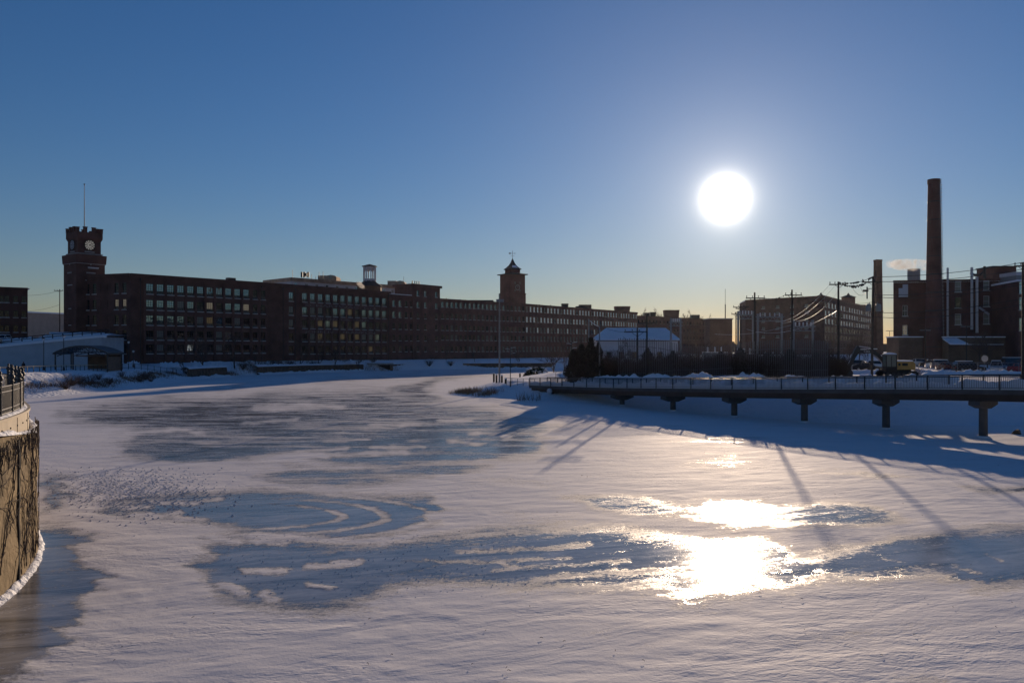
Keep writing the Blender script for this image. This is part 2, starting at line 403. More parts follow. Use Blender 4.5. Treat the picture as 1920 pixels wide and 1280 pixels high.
pxc=np.concatenate([np.arange(-900,-40,30),np.arange(-40,1960,3.4),np.arange(1960,2860,30)])
PX,PY=np.meshgrid(pxc,pyr)
IY=CAMZ*F/(PY-HOR); IX=(PX-960)/F*IY
B=samp(bare,PX,PY)
# thin snow lies a few centimetres over the ice, with low wind-blown drifts
snowy=1-np.clip(B,0,1)
rip=fbm(IX*.55+fbm(IX*.2,IY*.2,2,3)*3,IY*1.5,3,21)
IZ=snowy*(rip-.5)*.05*sstep(200,40,IY)+(fbm(IX*.05,IY*.09,3,31)-.5)*.14*snowy

im=bpy.data.materials.new('river_ice_and_snow'); im.use_nodes=True
nt=im.node_tree; b=nt.nodes['Principled BSDF']; L=nt.links
def N(t,**k):
    n=nt.nodes.new(t)
    for a,v in k.items():
        if hasattr(n,a): setattr(n,a,v)
        else: n.inputs[a.replace('_',' ')].default_value=v
    return n
def MT(op,a,bb=None,clamp=False):
    n=nt.nodes.new('ShaderNodeMath'); n.operation=op; n.use_clamp=clamp
    for i,x in enumerate((a,bb)):
        if x is None: continue
        if isinstance(x,(int,float)): n.inputs[i].default_value=x
        else: L.new(x,n.inputs[i])
    return n.outputs[0]
geo=N('ShaderNodeNewGeometry')
def mapped(sx,sy,rot=0.):
    mp=nt.nodes.new('ShaderNodeMapping'); mp.vector_type='TEXTURE'; mp.inputs['Scale'].default_value=(1/sx,1/sy,1); mp.inputs['Rotation'].default_value=(0,0,rot)
    L.new(geo.outputs['Position'],mp.inputs['Vector']); return mp.outputs[0]
def noise(vec,scale,detail=5,rough=.55,dist=0.):
    n=nt.nodes.new('ShaderNodeTexNoise'); n.inputs['Scale'].default_value=scale; n.inputs['Detail'].default_value=detail
    n.inputs['Roughness'].default_value=rough; n.inputs['Distortion'].default_value=dist; L.new(vec,n.inputs['Vector']); return n.outputs['Fac']
atn=N('ShaderNodeAttribute',attribute_name='bare')
st_far=noise(mapped(.13,.40,R(2)),1.0,10,.72,.7); st_near=noise(mapped(.16,.85,R(27)),1.0,9,.66,.9)
sxyz=nt.nodes.new('ShaderNodeSeparateXYZ'); L.new(geo.outputs['Position'],sxyz.inputs[0])
nearf=nt.nodes.new('ShaderNodeMapRange'); nearf.interpolation_type='SMOOTHSTEP'; nearf.inputs['From Min'].default_value=34; nearf.inputs['From Max'].default_value=50; L.new(sxyz.outputs['Y'],nearf.inputs['Value'])
smx=nt.nodes.new('ShaderNodeMix'); smx.data_type='FLOAT'; L.new(nearf.outputs['Result'],smx.inputs['Factor']); L.new(st_near,smx.inputs['A']); L.new(st_far,smx.inputs['B']); streak=smx.outputs['Result']
fine=noise(mapped(1.6,4.2,R(-4)),1.0,8,.75)
grain=noise(geo.outputs['Position'],7.0,6,.8)
v=MT('ADD',MT('ADD',atn.outputs['Fac'],MT('MULTIPLY',MT('SUBTRACT',grain,.5),1.8)),MT('ADD',MT('MULTIPLY',MT('SUBTRACT',streak,.5),MT('ADD',1.25,MT('MULTIPLY',nearf.outputs['Result'],1.05))),MT('MULTIPLY',MT('SUBTRACT',fine,.5),1.3)))
rmp=nt.nodes.new('ShaderNodeMapRange'); rmp.interpolation_type='SMOOTHSTEP'
rmp.inputs['From Min'].default_value=.12; rmp.inputs['From Max'].default_value=.98; L.new(v,rmp.inputs['Value'])
icef=rmp.outputs['Result']                     # 1 = bare ice
# ice: dark, blue grey, milky in places with trapped air and frost
milk=noise(mapped(.28,1.1,R(14)),1.0,9,.70,.8)
mr=nt.nodes.new('ShaderNodeValToRGB'); mr.color_ramp.elements[0].position=.36; mr.color_ramp.elements[0].color=(.10,.108,.118,1)
mr.color_ramp.elements[1].position=.66; mr.color_ramp.elements[1].color=(.42,.42,.425,1); L.new(milk,mr.inputs['Fac'])
sn=nt.nodes.new('ShaderNodeValToRGB'); sn.color_ramp.elements[0].color=(.72,.71,.72,1); sn.color_ramp.elements[1].color=(.86,.85,.86,1)
L.new(noise(mapped(.2,.5),1.0,6,.6),sn.inputs['Fac'])
mix=nt.nodes.new('ShaderNodeMix'); mix.data_type='RGBA'
L.new(icef,mix.inputs['Factor']); L.new(sn.outputs[0],mix.inputs['A']); L.new(mr.outputs[0],mix.inputs['B'])
L.new(mix.outputs['Result'],b.inputs['Base Color'])
rg=MT('ADD',MT('MULTIPLY',MT('POWER',icef,4.5),-.62),MT('ADD',.74,MT('MULTIPLY',MT('SUBTRACT',milk,.5),.22)))
L.new(rg,b.inputs['Roughness'])
L.new(MT('ADD',.08,MT('MULTIPLY',icef,.36)),b.inputs['Specular IOR Level'])
# relief: wind ripples in the snow, fine ripples frozen in the ice
rp=noise(mapped(2.4,5.2,R(6)),1.0,3,.6,.9); gr=noise(geo.outputs['Position'],11.0,4,.7); ic=noise(mapped(2.2,3.6,R(20)),1.0,5,.62)
patchy=nt.nodes.new('ShaderNodeMapRange'); patchy.interpolation_type='SMOOTHSTEP'; patchy.inputs['From Min'].default_value=.40; patchy.inputs['From Max'].default_value=.66; patchy.inputs['To Min'].default_value=.12; patchy.inputs['To Max'].default_value=1
L.new(noise(mapped(.09,.2,R(20)),1.0,4,.55),patchy.inputs['Value'])
drift=noise(mapped(.22,.75,R(24)),1.0,4,.55,.4)
hs_=MT('ADD',MT('ADD',MT('MULTIPLY',MT('MULTIPLY',MT('SUBTRACT',rp,.5),.050),patchy.outputs['Result']),MT('MULTIPLY',MT('SUBTRACT',gr,.5),.012)),MT('MULTIPLY',MT('SUBTRACT',drift,.5),.10)); hi=MT('ADD',MT('MULTIPLY',MT('SUBTRACT',ic,.5),.010),MT('MULTIPLY',MT('SUBTRACT',noise(geo.outputs['Position'],16.0,2,.5),.5),.0036))
hm=nt.nodes.new('ShaderNodeMix'); hm.data_type='FLOAT'; L.new(icef,hm.inputs['Factor']); L.new(hs_,hm.inputs['A']); L.new(hi,hm.inputs['B'])
ht=hm.outputs['Result']
bp=nt.nodes.new('ShaderNodeBump'); bp.inputs['Distance'].default_value=1.0; bp.inputs['Strength'].default_value=.8
L.new(ht,bp.inputs['Height']); L.new(bp.outputs['Normal'],b.inputs['Normal'])
o=grid_mesh('river_ice',IX,IY,IZ,im,attr={'bare':B}); tag(o,'frozen river with wind-scoured grey ice and drifted snow','river',kind='structure')

# ------------------------------------------------------------------ ground
LEFT=[(-74.4,124.5),(-72.5,130),(-71.4,141),(-72.8,156),(-74.3,177),(-76.6,205),(-74.5,230),(-66.4,249),(-55.5,260),(-46.6,269),(-30.8,285),(-14,292),(8,300),(22,312),(90,335),(220,370)]
RIGHT=[(220,250),(90,228),(40,212),(12,195),(-4,172),(-10,155),(-11.5,141),(-10,133),(-6,126),(1.6,117),(7.6,113.6),(10,111),(15,108.3),(17.9,100.5),(24.5,92.5),(29,88),(31.1,84.5),(36.7,80.3),(45,80),(58,82),(95,86),(200,70)]
NEAR=[(200,-60),(-60,-60),(-14.5,-60),(-14.5,18),(-15.8,24.7),(-17.2,28.8),(-18.3,30.9),(-19.6,33),(-22,36.5),(-25.5,41.5),(-34,46),(-60,72),(-86,95),(-84,114)]
RIVER=LEFT+RIGHT+NEAR
yr=np.concatenate([np.arange(-40,30,6.),30*np.exp(np.arange(0,math.log(420/30),.0085)),420*np.exp(np.arange(.03,math.log(2000/420),.06))])
ac=np.concatenate([np.linspace(-1900,-500,18),np.linspace(-500,2500,330),np.linspace(2520,3900,18)])
AX,GYY=np.meshgrid(ac,yr); GXX=(AX-960)/F*np.maximum(GYY,30)
sdv=poly_sd(GXX,GYY,RIVER)
def top_h(X,Y):
    left=3.3+sstep(190,230,Y)*.4
    t=np.where(X<-20,left,2.35+1.55*sstep(2,34,X))
    far=sstep(250,300,Y-np.maximum(0,X)*.25)
    return t*(1-far)+3.4*far
T=top_h(GXX,GYY)
W_=np.where((GYY>225)&(GYY-GXX*.3>225),5.0,np.where(GXX<-40,14.,13.))
lumps=(fbm(GXX*.25,GYY*.25,4,44)-.5)*1.0+(fbm(GXX*.9,GYY*.9,3,46)-.5)*.35
H=sstep(-.5,1,sdv/W_)*0+ T*sstep(0,1,sdv/W_)+lumps*sstep(0,6,sdv)*sstep(400,150,GYY)*.55
flat=sstep(-2,3,GYY-250)
H=np.where(sdv<0,np.maximum(-.9,sdv*.5),H)
# ploughed parking-lot terrace on the right stays level
terr=sstep(95,101,GYY-(GXX-45)*.1)*sstep(40,50,GXX)
H=np.where(sdv>0,H*(1-terr)+terr*(3.95+(lumps*.12)),H)
H=H+np.where((GXX<-60)&(GYY<240)&(sdv>1.0),(fbm(GXX*.7,GYY*.5,4,71)-.42)*1.3*sstep(1,5,sdv)*sstep(17,9,sdv),0)
gm=mat('snowy_ground',(.78,.80,.84),.8,spec=.25,noise=(.15,.06),bump=(1.6,.35))
o=grid_mesh('ground',GXX,GYY,H,gm); tag(o,'snow-covered river banks and yards','ground',kind='structure')
def ground_z(x,y):
    j=np.searchsorted(yr,y)-1; j=max(0,min(len(yr)-2,j))
    a=x/max(y,30)*F+960; i=max(0,min(len(ac)-2,np.searchsorted(ac,a)-1))
    fy=(y-yr[j])/(yr[j+1]-yr[j]); fx=(a-ac[i])/(ac[i+1]-ac[i])
    return float((H[j,i]*(1-fx)+H[j,i+1]*fx)*(1-fy)+(H[j+1,i]*(1-fx)+H[j+1,i+1]*fx)*fy)
# ------------------------------------------------------------------ buildings
def upx(A,B,px):
    """distance along A->B where the photo column px cuts it"""
    r=(px-960)/F; dx,dy=B[0]-A[0],B[1]-A[1]
    k=(A[0]-r*A[1])/(r*dy-dx); return k*math.hypot(dx,dy)
def ptx(A,B,px):
    u=upx(A,B,px); l=math.hypot(B[0]-A[0],B[1]-A[1]); return (A[0]+(B[0]-A[0])*u/l, A[1]+(B[1]-A[1])*u/l)
WINC={}
def window_meshes(w,h,nx,ny,style):
    """frame with bars and stone sill, facing -Y, origin at the sill centre"""
    k=(round(w,2),round(h,2),nx,ny,style)
    if k in WINC: return WINC[k]
    f=MB(); t=.09 if style!='far' else .07; d=.22
    f.box((-w/2+t/2,d,h/2),(t,.1,h)); f.box((w/2-t/2,d,h/2),(t,.1,h))
    f.box((0,d,h-t/2),(w-2*t,.1,t)); f.box((0,d,t/2),(w-2*t,.1,t))
    for i in range(1,nx): f.box((-w/2+w*i/nx,d,h/2),(.07 if style!='far' else .05,.07,h-2*t))
    for j in range(1,ny): f.box((0,d,h*j/ny),(w-2*t,.075,.07))
    f.mi(1).box((0,-.02,-.09),(w+.3,.36,.18)); f.mi(2).box((0,-.05,.03),(w+.2,.2,.055))
    p=MB(); lo=h*.34 if style=='mill' else 0
    p.quad((-w/2,d+.02,lo),(w/2,d+.02,lo),(w/2,d+.02,h),(-w/2,d+.02,h))
    if lo: p.mi(1).quad((-w/2,d+.02,0),(w/2,d+.02,0),(w/2,d+.02,lo),(-w/2,d+.02,lo))
    WINC[k]=(f,p,{}) ; return WINC[k]
def add_window(root,x,y,z,rz,w,h,nx=3,ny=4,style='mill',pane='pane',frame='frame_dark',as_part=True):
    f,p,cache=window_meshes(w,h,nx,ny,style)
    kf=('f',frame); kp=('p',pane)
    if kf not in cache: cache[kf]=f.mesh('window',[M[frame],M['trim'],M['snow']])
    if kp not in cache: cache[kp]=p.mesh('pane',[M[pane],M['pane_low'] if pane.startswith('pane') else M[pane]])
    o=bpy.data.objects.new('window',cache[kf]); COL.objects.link(o); place(o,root,(x,y,z),rz)
    q=bpy.data.objects.new('pane',cache[kp]); COL.objects.link(q); q.parent=o
    return o
def facade(root,wall,A,B,z0,z1,wins,depth=.3,stuff=None):
    """wall face from A to B (outward to the right of A->B as seen from outside, i.e. towards the river); wins: (u,z,w,h,opts)"""
    A=Vector((A[0],A[1],0)); B=Vector((B[0],B[1],0)); d=(B-A); Lg=d.length; d.normalize(); n=Vector((d.y,-d.x,0)); rz=math.atan2(d.y,d.x)
    us={0.,Lg}; vs={z0,z1}
    for u,z,w,h,_ in wins: us|={round(u-w/2,3),round(u+w/2,3)}; vs|={round(z,3),round(z+h,3)}
    us=sorted(us); vs=sorted(vs)
    def inside(u,v):
        for a,z,w,h,_ in wins:
            if abs(u-a)<w/2 and z<v<z+h: return True
        return False
    P=lambda u,v,o=0.: tuple(A+d*u+Vector((0,0,v))-n*o)
    colw={}
    for i in range(len(us)-1):
        j=0
        uc=(us[i]+us[i+1])/2
        run=None
        for j in range(len(vs)-1):
            if inside(uc,(vs[j]+vs[j+1])/2):
                if run is not None: wall.quad(P(us[i],run),P(us[i+1],run),P(us[i+1],vs[j]),P(us[i],vs[j])); run=None
            elif run is None: run=vs[j]
        if run is not None: wall.quad(P(us[i],run),P(us[i+1],run),P(us[i+1],vs[-1]),P(us[i],vs[-1]))
    for u,z,w,h,o in wins:
        a,b=u-w/2,u+w/2
        wall.quad(P(a,z),P(a,z,depth),P(a,z+h,depth),P(a,z+h)); wall.quad(P(b,z,depth),P(b,z),P(b,z+h),P(b,z+h,depth))
        wall.quad(P(a,z),P(b,z),P(b,z,depth),P(a,z,depth)); wall.quad(P(a,z+h,depth),P(b,z+h,depth),P(b,z+h),P(a,z+h))
        if o.get('stuff') is not None:
            s=o['stuff']; s.mi(0)
            c=[P(a,z,.2),P(b,z,.2),P(b,z+h,.2),P(a,z+h,.2)]; s.quad(*c)
            s.mi(1)
            for q in (.5,): s.quad(P(u-.04,z,.17),P(u+.04,z,.17),P(u+.04,z+h,.17),P(u-.04,z+h,.17))
            s.quad(P(a,z+h/2-.04,.17),P(b,z+h/2-.04,.17),P(b,z+h/2+.04,.17),P(a,z+h/2+.04,.17))
            s.mi(2); m=P(u,z-.09,.0); s.box(m,(w+.25,.3,.16),rz)
            continue
        if o.get('blank'):
            wall.quad(P(a,z,.18),P(b,z,.18),P(b,z+h,.18),P(a,z+h,.18)); continue
        x,y,_z=P(u,z)
        add_window(root,x,y,z,rz,w,h,**{k:v for k,v in o.items()})
    return rz
def strip(mb,A,B,z,h,proud,over=0.):
    """cornice or band along A->B"""
    A=Vector((A[0],A[1],0)); B=Vector((B[0],B[1],0)); d=(B-A); Lg=d.length; d.normalize(); n=Vector((d.y,-d.x,0))
    c=(A+B)/2+n*(proud/2-.15); mb.box((c.x,c.y,z+h/2),(Lg+over,proud+.3,h),math.atan2(d.y,d.x))
def pier_(mb,A,B,u,w,z0,z1,proud=.22):
    A=Vector((A[0],A[1],0)); B=Vector((B[0],B[1],0)); d=(B-A).normalized(); n=Vector((d.y,-d.x,0))
    c=A+d*u+n*(proud/2-.02); mb.box((c.x,c.y,(z0+z1)/2),(w,proud+.04,z1-z0),math.atan2(d.y,d.x))
def closed(mb,pts,z0,z1):
    for a,b in zip(pts[:-1],pts[1:]): mb.quad((a[0],a[1],z0),(b[0],b[1],z0),(b[0],b[1],z1),(a[0],a[1],z1))
def flat(mb,poly,z): mb.add([(p[0],p[1],z) for p in poly],[tuple(range(len(poly)))])
wr=random.Random(3)
def pane_pick(row,light=.0):  # upper rows get mirror-bright glass, lower rows dull, imitating reflected sky
    r=wr.random()
    if row==0: return 'pane' if r<.93 else 'pane_blind'
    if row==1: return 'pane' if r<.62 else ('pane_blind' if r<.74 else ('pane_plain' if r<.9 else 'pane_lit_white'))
    if row==2: return 'pane' if r<.2 else ('pane_lit' if r<.42 else ('pane_blind' if r<.6 else 'pane_plain'))
    return 'pane_lit' if r<.12 else ('pane_blind' if r<.3 else ('pane' if r<.36 else 'pane_plain'))

# ---- mill with the long rows of tall windows, beside the clock tower
Z0=2.6
A0,A1=(-101.4,212.5),(-74.5,242.9); AL=(-116.6,218)
rt=27.4
root=thing('mill_building','long five storey dark brick mill with tall paned windows, right next to the clock tower','mill building',(-95,225,Z0),world=True)
wall=MB(); sill_a=[22.3,18.0,13.9,9.9,6.2]; h_a=[2.85,2.8,2.7,2.6,2.5]
u0,u1=upx(A0,A1,281),upx(A0,A1,462)
cols=[u0+(u1-u0)*i/10 for i in range(11)]; wins=[]
for i,u in enumerate(cols):
    for r in range(5):
        pk=pane_pick(r)
        if r==0: pk='pane'
        if r==2 and i<4: pk='pane_blind' if i==9 else 'pane'
        wins.append((u,sill_a[r],1.95,h_a[r],dict(pane=pk)))
for px in (478.5,493.5):
    for r in range(5): wins.append((upx(A0,A1,px),sill_a[r],1.5,h_a[r],dict(nx=2,pane='pane_plain')))
for r in range(5): wins.append((upx(A0,A1,262),sill_a[r],1.9,h_a[r],dict(blank=True)))
facade(root,wall,A0,A1,Z0,rt,wins)
for u in [cols[0]-1.44+2.89*i*(cols[10]-cols[0])/28.9 for i in range(12)]: pier_(wall,A0,A1,u,.72,Z0,25.6)
wl=[]
for i,px in enumerate((164,177,192,204,218.5,233)):
    for r in range(5):
        o=dict(blank=True) if i in (2,3) else dict(nx=2,pane='pane_plain')
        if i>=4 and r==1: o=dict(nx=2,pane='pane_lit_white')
        wl.append((upx(AL,A0,px),sill_a[r],1.35,h_a[r],o))
facade(root,wall,AL,A0,Z0,rt,wl)
bk=[A1,(-89.5,256.2),(-118,236),AL]; closed(wall,bk,Z0,rt)
wall.build('wall',M['brick'],root)
c=MB(); strip(c,A0,A1,rt-1.0,.5,.25); strip(c,A0,A1,rt-.5,.7,.55); strip(c,AL,A0,rt-1.0,.5,.25); strip(c,AL,A0,rt-.5,.7,.55); c.build('cornice',M['brick'],root)
c=MB(); flat(c,[AL,A0,A1]+bk[1:3],rt-.1); c.build('roof',M['roof'],root)
c=MB()
for t in (.05,.5,.95):
    c.prism([(AL[0]+1,AL[1]+1.2),(A0[0],A0[1]+1),(A1[0]-.8,A1[1]+.2),(-89,254),(-116,236)],rt-.09,rt+.08); break
c.build('snow_cover',M['snow'],root)
# vents and a hatch on the roof
c=MB(); p=ptx(A0,A1,443); c.box((p[0]-2.4,p[1]+2.2,rt+.5),(2.4,1.6,1.3),.8); c.build('roof_hatch',M['metal_dark'],root)

# ---- second mill with ghost lettering
B0,B1=(-72.2,250),(-43.9,286); BS=(-76.5,245.5)
rb=27.6
root=thing('mill_building','five storey brick mill with faded painted lettering between its window rows','mill building',(-60,268,Z0),world=True)
wall=MB(); sill_b=[22.5,18.1,14.0,9.8,5.8]; wins=[]
for r in range(5): wins.append((upx(B0,B1,546),sill_b[r],1.7,2.9-.08*r,dict(nx=2,pane='pane' if r==0 else ('pane_blind' if r in (1,2) else 'pane_plain'))))
u0,u1=upx(B0,B1,571.5),upx(B0,B1,720.5); cb=[u0+(u1-u0)*i/11 for i in range(12)]
for i,u in enumerate(cb):
    for r in range(5):
        pk='pane' if r==0 else ('pane' if (r==1 and i>7) else pane_pick(2 if r in (1,2) else r))
        wins.append((u,sill_b[r],1.95,2.9-.08*r,dict(pane=pk)))
facade(root,wall,B0,B1,Z0,rb,wins)
stp=(u1-u0)/11
for i in range(13): pier_(wall,B0,B1,u0-stp/2+stp*i,.75,Z0,25.9)
bb=[B1,(-59,298),(-92,262)]; closed(wall,[BS,B0],Z0,rb); closed(wall,bb+[BS],Z0,rb); wall.build('wall',M['brick'],root)
c=MB(); strip(c,B0,B1,rb-1.1,.5,.25); strip(c,B0,B1,rb-.5,.75,.7,.6); strip(c,BS,B0,rb-.5,.75,.5); c.build('cornice',M['brick'],root)
c=MB(); flat(c,[BS,B0,B1]+bb[1:],rb-.1); c.build('roof',M['roof'],root)
c=MB(); c.prism([(BS[0]+.5,BS[1]+.8),(B0[0],B0[1]+.8),(B1[0]-.8,B1[1]),(-59,296),(-90,262)],rb-.09,rb+.1); c.build('snow_cover',M['snow'],root)
gh=mat('faded_sign_paint',(.20,.17,.17),.9,noise=(.8,.5))
dB=Vector((B1[0]-B0[0],B1[1]-B0[1],0)).normalized(); nB=Vector((dB.y,-dB.x,0))
for body,px,z,sz in (('SCHARTWAC  CO',640,21.15,1.15),('THE FEN TER TIONS',640,16.95,.85),('JOHN IV    FRANKLIN',640,12.65,1.0)):
    me=text_mesh(body,sz,.01); me.materials.append(gh)
    o=bpy.data.objects.new('painted_lettering',me); COL.objects.link(o)
    wd=max(v.co.x for v in me.vertices)-min(v.co.x for v in me.vertices)
    for v in me.vertices: v.co.x*=30/wd if sz>.9 else 24/wd
    p=ptx(B0,B1,px); p=Vector((p[0],p[1],z))+nB*.27
    mw=Matrix.Translation(p)@Matrix.Rotation(math.atan2(dB.y,dB.x),4,'Z')@Matrix.Rotation(R(90),4,'X')
    o.parent=root; o.matrix_parent_inverse=BASE[root.name]; o.matrix_basis=mw

# ---- linking block and its stair tower
L0,L1=(-44.5,289.5),(-36.7,299); T0,T1=(-36.9,298),(-27.9,310)
root=thing('mill_building','short brick link block with a taller overhanging stair tower, between two long mills','mill building',(-36,300,Z0),world=True)
wall=MB(); wins=[]; rl=27.0; rtw=31.3
sl=[22.9,18.8,14.6,10.4,6.4]
for px in (738.4,750,761.5,771.5):
    for r in range(5): wins.append((upx(L0,L1,px),sl[r],1.2,2.2,dict(nx=2,ny=2,style='small',pane='pane' if r<2 and px<755 else 'pane_plain')))
facade(root,wall,L0,L1,Z0,rl,wins)
wins=[]
for px in (783.5,797.5,818.):
    for r in range(-1,5):
        z=27.2 if r<0 else sl[r]
        wins.append((upx(T0,T1,px),z,1.15,2.1,dict(nx=2,ny=2,style='small',pane='pane' if r<1 else 'pane_plain')))
facade(root,wall,T0,T1,Z0,rtw,wins)
T2,T3=(-35.5,315.7),(-44.5,303.7)
closed(wall,[T1,T2,T3,T0],Z0,rtw); closed(wall,[L1,(-50,310),(-58,298),L0],Z0,rl); wall.build('wall',M['brick_far'],root)
c=MB(); strip(c,T0,T1,rtw-.5,.9,.6,1.2); strip(c,T1,T2,rtw-.5,.9,.6,1.2); strip(c,T3,T0,rtw-.5,.9,.6,1.2); strip(c,L0,L1,rl-.4,.6,.4); c.build('cornice',M['brick_far'],root)
c=MB(); flat(c,[T0,T1,T2,T3],rtw); flat(c,[L0,L1,(-50,310),(-58,298)],rl-.05); c.build('roof',M['roof'],root)
c=MB(); c.prism([L0,L1,(-49,308),(-56,298)],rl-.04,rl+.5); c.build('snow_cover',M['snow'],root)
c=MB()
for t in (.15,.3,.42,.55): c.box((T0[0]+(T1[0]-T0[0])*t*.6-1.5,T0[1]+(T1[1]-T0[1])*t*.6+3,rtw+1.1),(.35,.35,1.5)); 
c.build('roof_vents',M['metal_dark'],root)

# ---- the longest mill, two straight runs following the river bend
C0,C1,C2=(-27.9,310.2),(5.8,347),(67.7,432); rc=26.8
root=thing('mill_building','very long brick mill with small sash windows running beside the river behind the peninsula','mill building',(15,355,Z0),world=True)
wall=MB(); sill_c=[23.6,19.1,14.6,10.8,6.3]; stuff=MB(); stuffd=MB(); wins=[]; seg2=[]
l1=math.dist(C0,C1); n1=20
for i in range(n1):
    for r in range(5):
        pk='pane' if (r==0 and i<15) else ('pane_blind' if wr.random()<.35 else 'pane_plain')
        wins.append((1.3+(l1-2.6)*i/(n1-1),sill_c[r],1.25,2.1,dict(nx=2,ny=2,style='small',pane=pk)))
facade(root,wall,C0,C1,Z0,rc,wins)
l2=math.dist(C1,C2); n2=38
for i in range(n2):
    for r in range(5):
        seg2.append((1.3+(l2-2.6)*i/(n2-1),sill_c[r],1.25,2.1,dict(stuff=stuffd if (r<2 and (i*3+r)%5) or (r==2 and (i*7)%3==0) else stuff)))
facade(root,wall,C1,C2,Z0,rc,seg2)
closed(wall,[C2,(55,441),(-6,359),(-38,325),C0],Z0,rc); wall.build('wall',M['brick_far'],root)
tag(stuff.build('window_rows',[M['pane_blind'],M['frame_dark'],M['trim']],root),kind='stuff')
tag(stuffd.build('dayglow_window_rows',[M['pane_dayglow'],M['frame_dark'],M['trim']],root),kind='stuff')
c=MB()
for a,b in ((C0,C1),(C1,C2)): strip(c,a,b,rc-1,.4,.2); strip(c,a,b,rc-.45,.6,.4)
c.build('cornice',M['brick_far'],root)
c=MB(); flat(c,[C0,C1,C2,(55,441),(-6,359),(-38,325)],rc-.05); c.build('roof',M['roof'],root)
c=MB(); c.prism([(C0[0],C0[1]+1),(C1[0]-.5,C1[1]+.7),(C2[0]-1,C2[1]+.3),(56,439),(-6,357)],rc-.04,rc+.22); c.build('snow_cover',M['snow'],root)
def roofbox(root,px0,px1,ytop,Y,zb,flare=1.0,m='brick_far',name='roof_house',dep=5):
    c=MB(); x0,x1=gx(px0,Y),gx(px1,Y); zt=zz(ytop,Y); c.box(((x0+x1)/2,Y+dep/2,(zb+zt)/2),((x1-x0)/max(1,flare),dep,zt-zb),.0,flare); return c.build(name,M[m],root)
roofbox(root,1053,1066,569,390,rc,1.2,'metal_dark','roof_vent'); roofbox(root,1086,1109,571,400,rc,1.0,'metal_dark','cooling_unit')
roofbox(root,1153,1182,574,424,rc,1.12,'brick_far','roof_house'); roofbox(root,1080,1105,574,396,rc,1.,'roof','roof_curb')
roofbox(root,875,925,562.5,338,rc,1.,'metal_dark','roof_curb',8); roofbox(root,930,945,561,352,rc,1.3,'metal_grey','roof_vent',3)
for px in (836,862,872,1010,1006,1032): roofbox(root,px,px+1.4,rc and 558.5+(px-836)*.09,322+(px-836)*.16,rc,1,'metal_dark','vent_pipe',.4)

# ---- farther mill continuing the row
D0,D1=(68.9,441),(128,500); rd=25.4
root=thing('mill_building','farther low brick mill with tiny windows and roof houses, left of the sun','mill building',(95,468,3),world=True)
wall=MB(); stuff=MB(); wins=[]; ld=math.dist(D0,D1)
for i in range(24):
    for r in range(4): wins.append((1.5+(ld-3)*i/23,21.6-4.4*r,1.2,1.7,dict(stuff=stuff)))
facade(root,wall,D0,D1,2.6,rd,wins); closed(wall,[D1,(118,512),(58,452),D0],2.6,rd); wall.build('wall',M['brick_far'],root)
tag(stuff.build('window_rows',[M['pane_plain'],M['frame_dark'],M['trim']],root),kind='stuff')
c=MB(); strip(c,D0,D1,rd-.4,.6,.4); c.build('cornice',M['brick_far'],root)
c=MB(); c.prism([(D0[0],D0[1]+1),(D1[0]-1,D1[1]),(118,510),(60,452)],rd-.1,rd+.25); c.build('snow_cover',M['snow'],root)
roofbox(root,1246,1274,581,468,rd,1.1,'brick_far','roof_house'); roofbox(root,1219,1230,585,455,rd,1.3,'metal_dark','roof_vent'); roofbox(root,1297,1312,590,480,rd,1.,'metal_dark','cooling_unit'); roofbox(root,1208,1217,586,450,rd,1.,'metal_dark','roof_vent')

# ---- pale apartment block behind
P0,P1=(-91,330),(-43.5,384); rp_=zz(521,330)
root=thing('apartment_building','pale grey clad apartment block with brick penthouses rising behind the mill roofs','apartment building',(-70,355,3),world=True)
wall=MB(); wins=[]; lp=math.dist(P0,P1)
for i in range(14):
    for r in range(3): wins.append((2.2+(lp-4.4)*i/13,rp_-3.6-3.4*r,1.5,1.7,dict(nx=2,ny=1,style='small',pane='pane_blind' if (i*7+r)%3 else 'pane',frame='frame_white')))
facade(root,wall,P0,P1,3,rp_-1.2,wins); PL=(-107,345)
closed(wall,[PL,P0],3,rp_-1.2); closed(wall,[P1,(-56,396),(-118,360),PL],3,rp_-1.2); wall.build('wall',M['white_clad'],root)
c=MB(); strip(c,P0,P1,rp_-1.3,1.5,.5); strip(c,PL,P0,rp_-1.3,1.5,.5); c.build('parapet',M['brick_tan'],root)
c=MB(); flat(c,[PL,P0,P1,(-56,396),(-118,360)],rp_-.6); c.build('roof',M['snow'],root)
# stepped penthouses with rounded gables
def penthouse(px0,px1,pm,ylow,ytop,Y):
    c=MB(); x0,x1,xm=gx(px0,Y),gx(px1,Y),gx(pm,Y); zl,zt=zz(ylow,Y),zz(ytop,Y)
    c.box(((x0+xm)/2,Y+4,(rp_-1+zl)/2),(xm-x0,6,zl-rp_+1))
    w=(x1-xm); prof=[(-w/2,0),(w/2,0),(w/2,(zt-rp_)*.72),(w*.42,(zt-rp_)*.9),(w*.2,zt-rp_),(-w*.2,zt-rp_),(-w*.42,(zt-rp_)*.9),(-w/2,(zt-rp_)*.72)]
    c.extr(prof,(1,0,0),(0,0,1),((xm+x1)/2,Y+3,rp_-.9),(0,9,0)); b=c.build('penthouse',M['brick_tan'],root)
    q=MB(); q.lathe((0,0,0),[(.01,0),(.9,0),(.9,.12),(.01,.12)],14)
    for v in range(len(q.v)): x,y,z=q.v[v]; q.v[v]=((xm+x1)/2+x,Y-1.6-z,(rp_+zt)/2+.2+y)
    q.build('round_window',M['pane_blind'],b)
penthouse(595,632,611,516,512.5,350); penthouse(726,760,742,526,523.5,380)
c=MB()
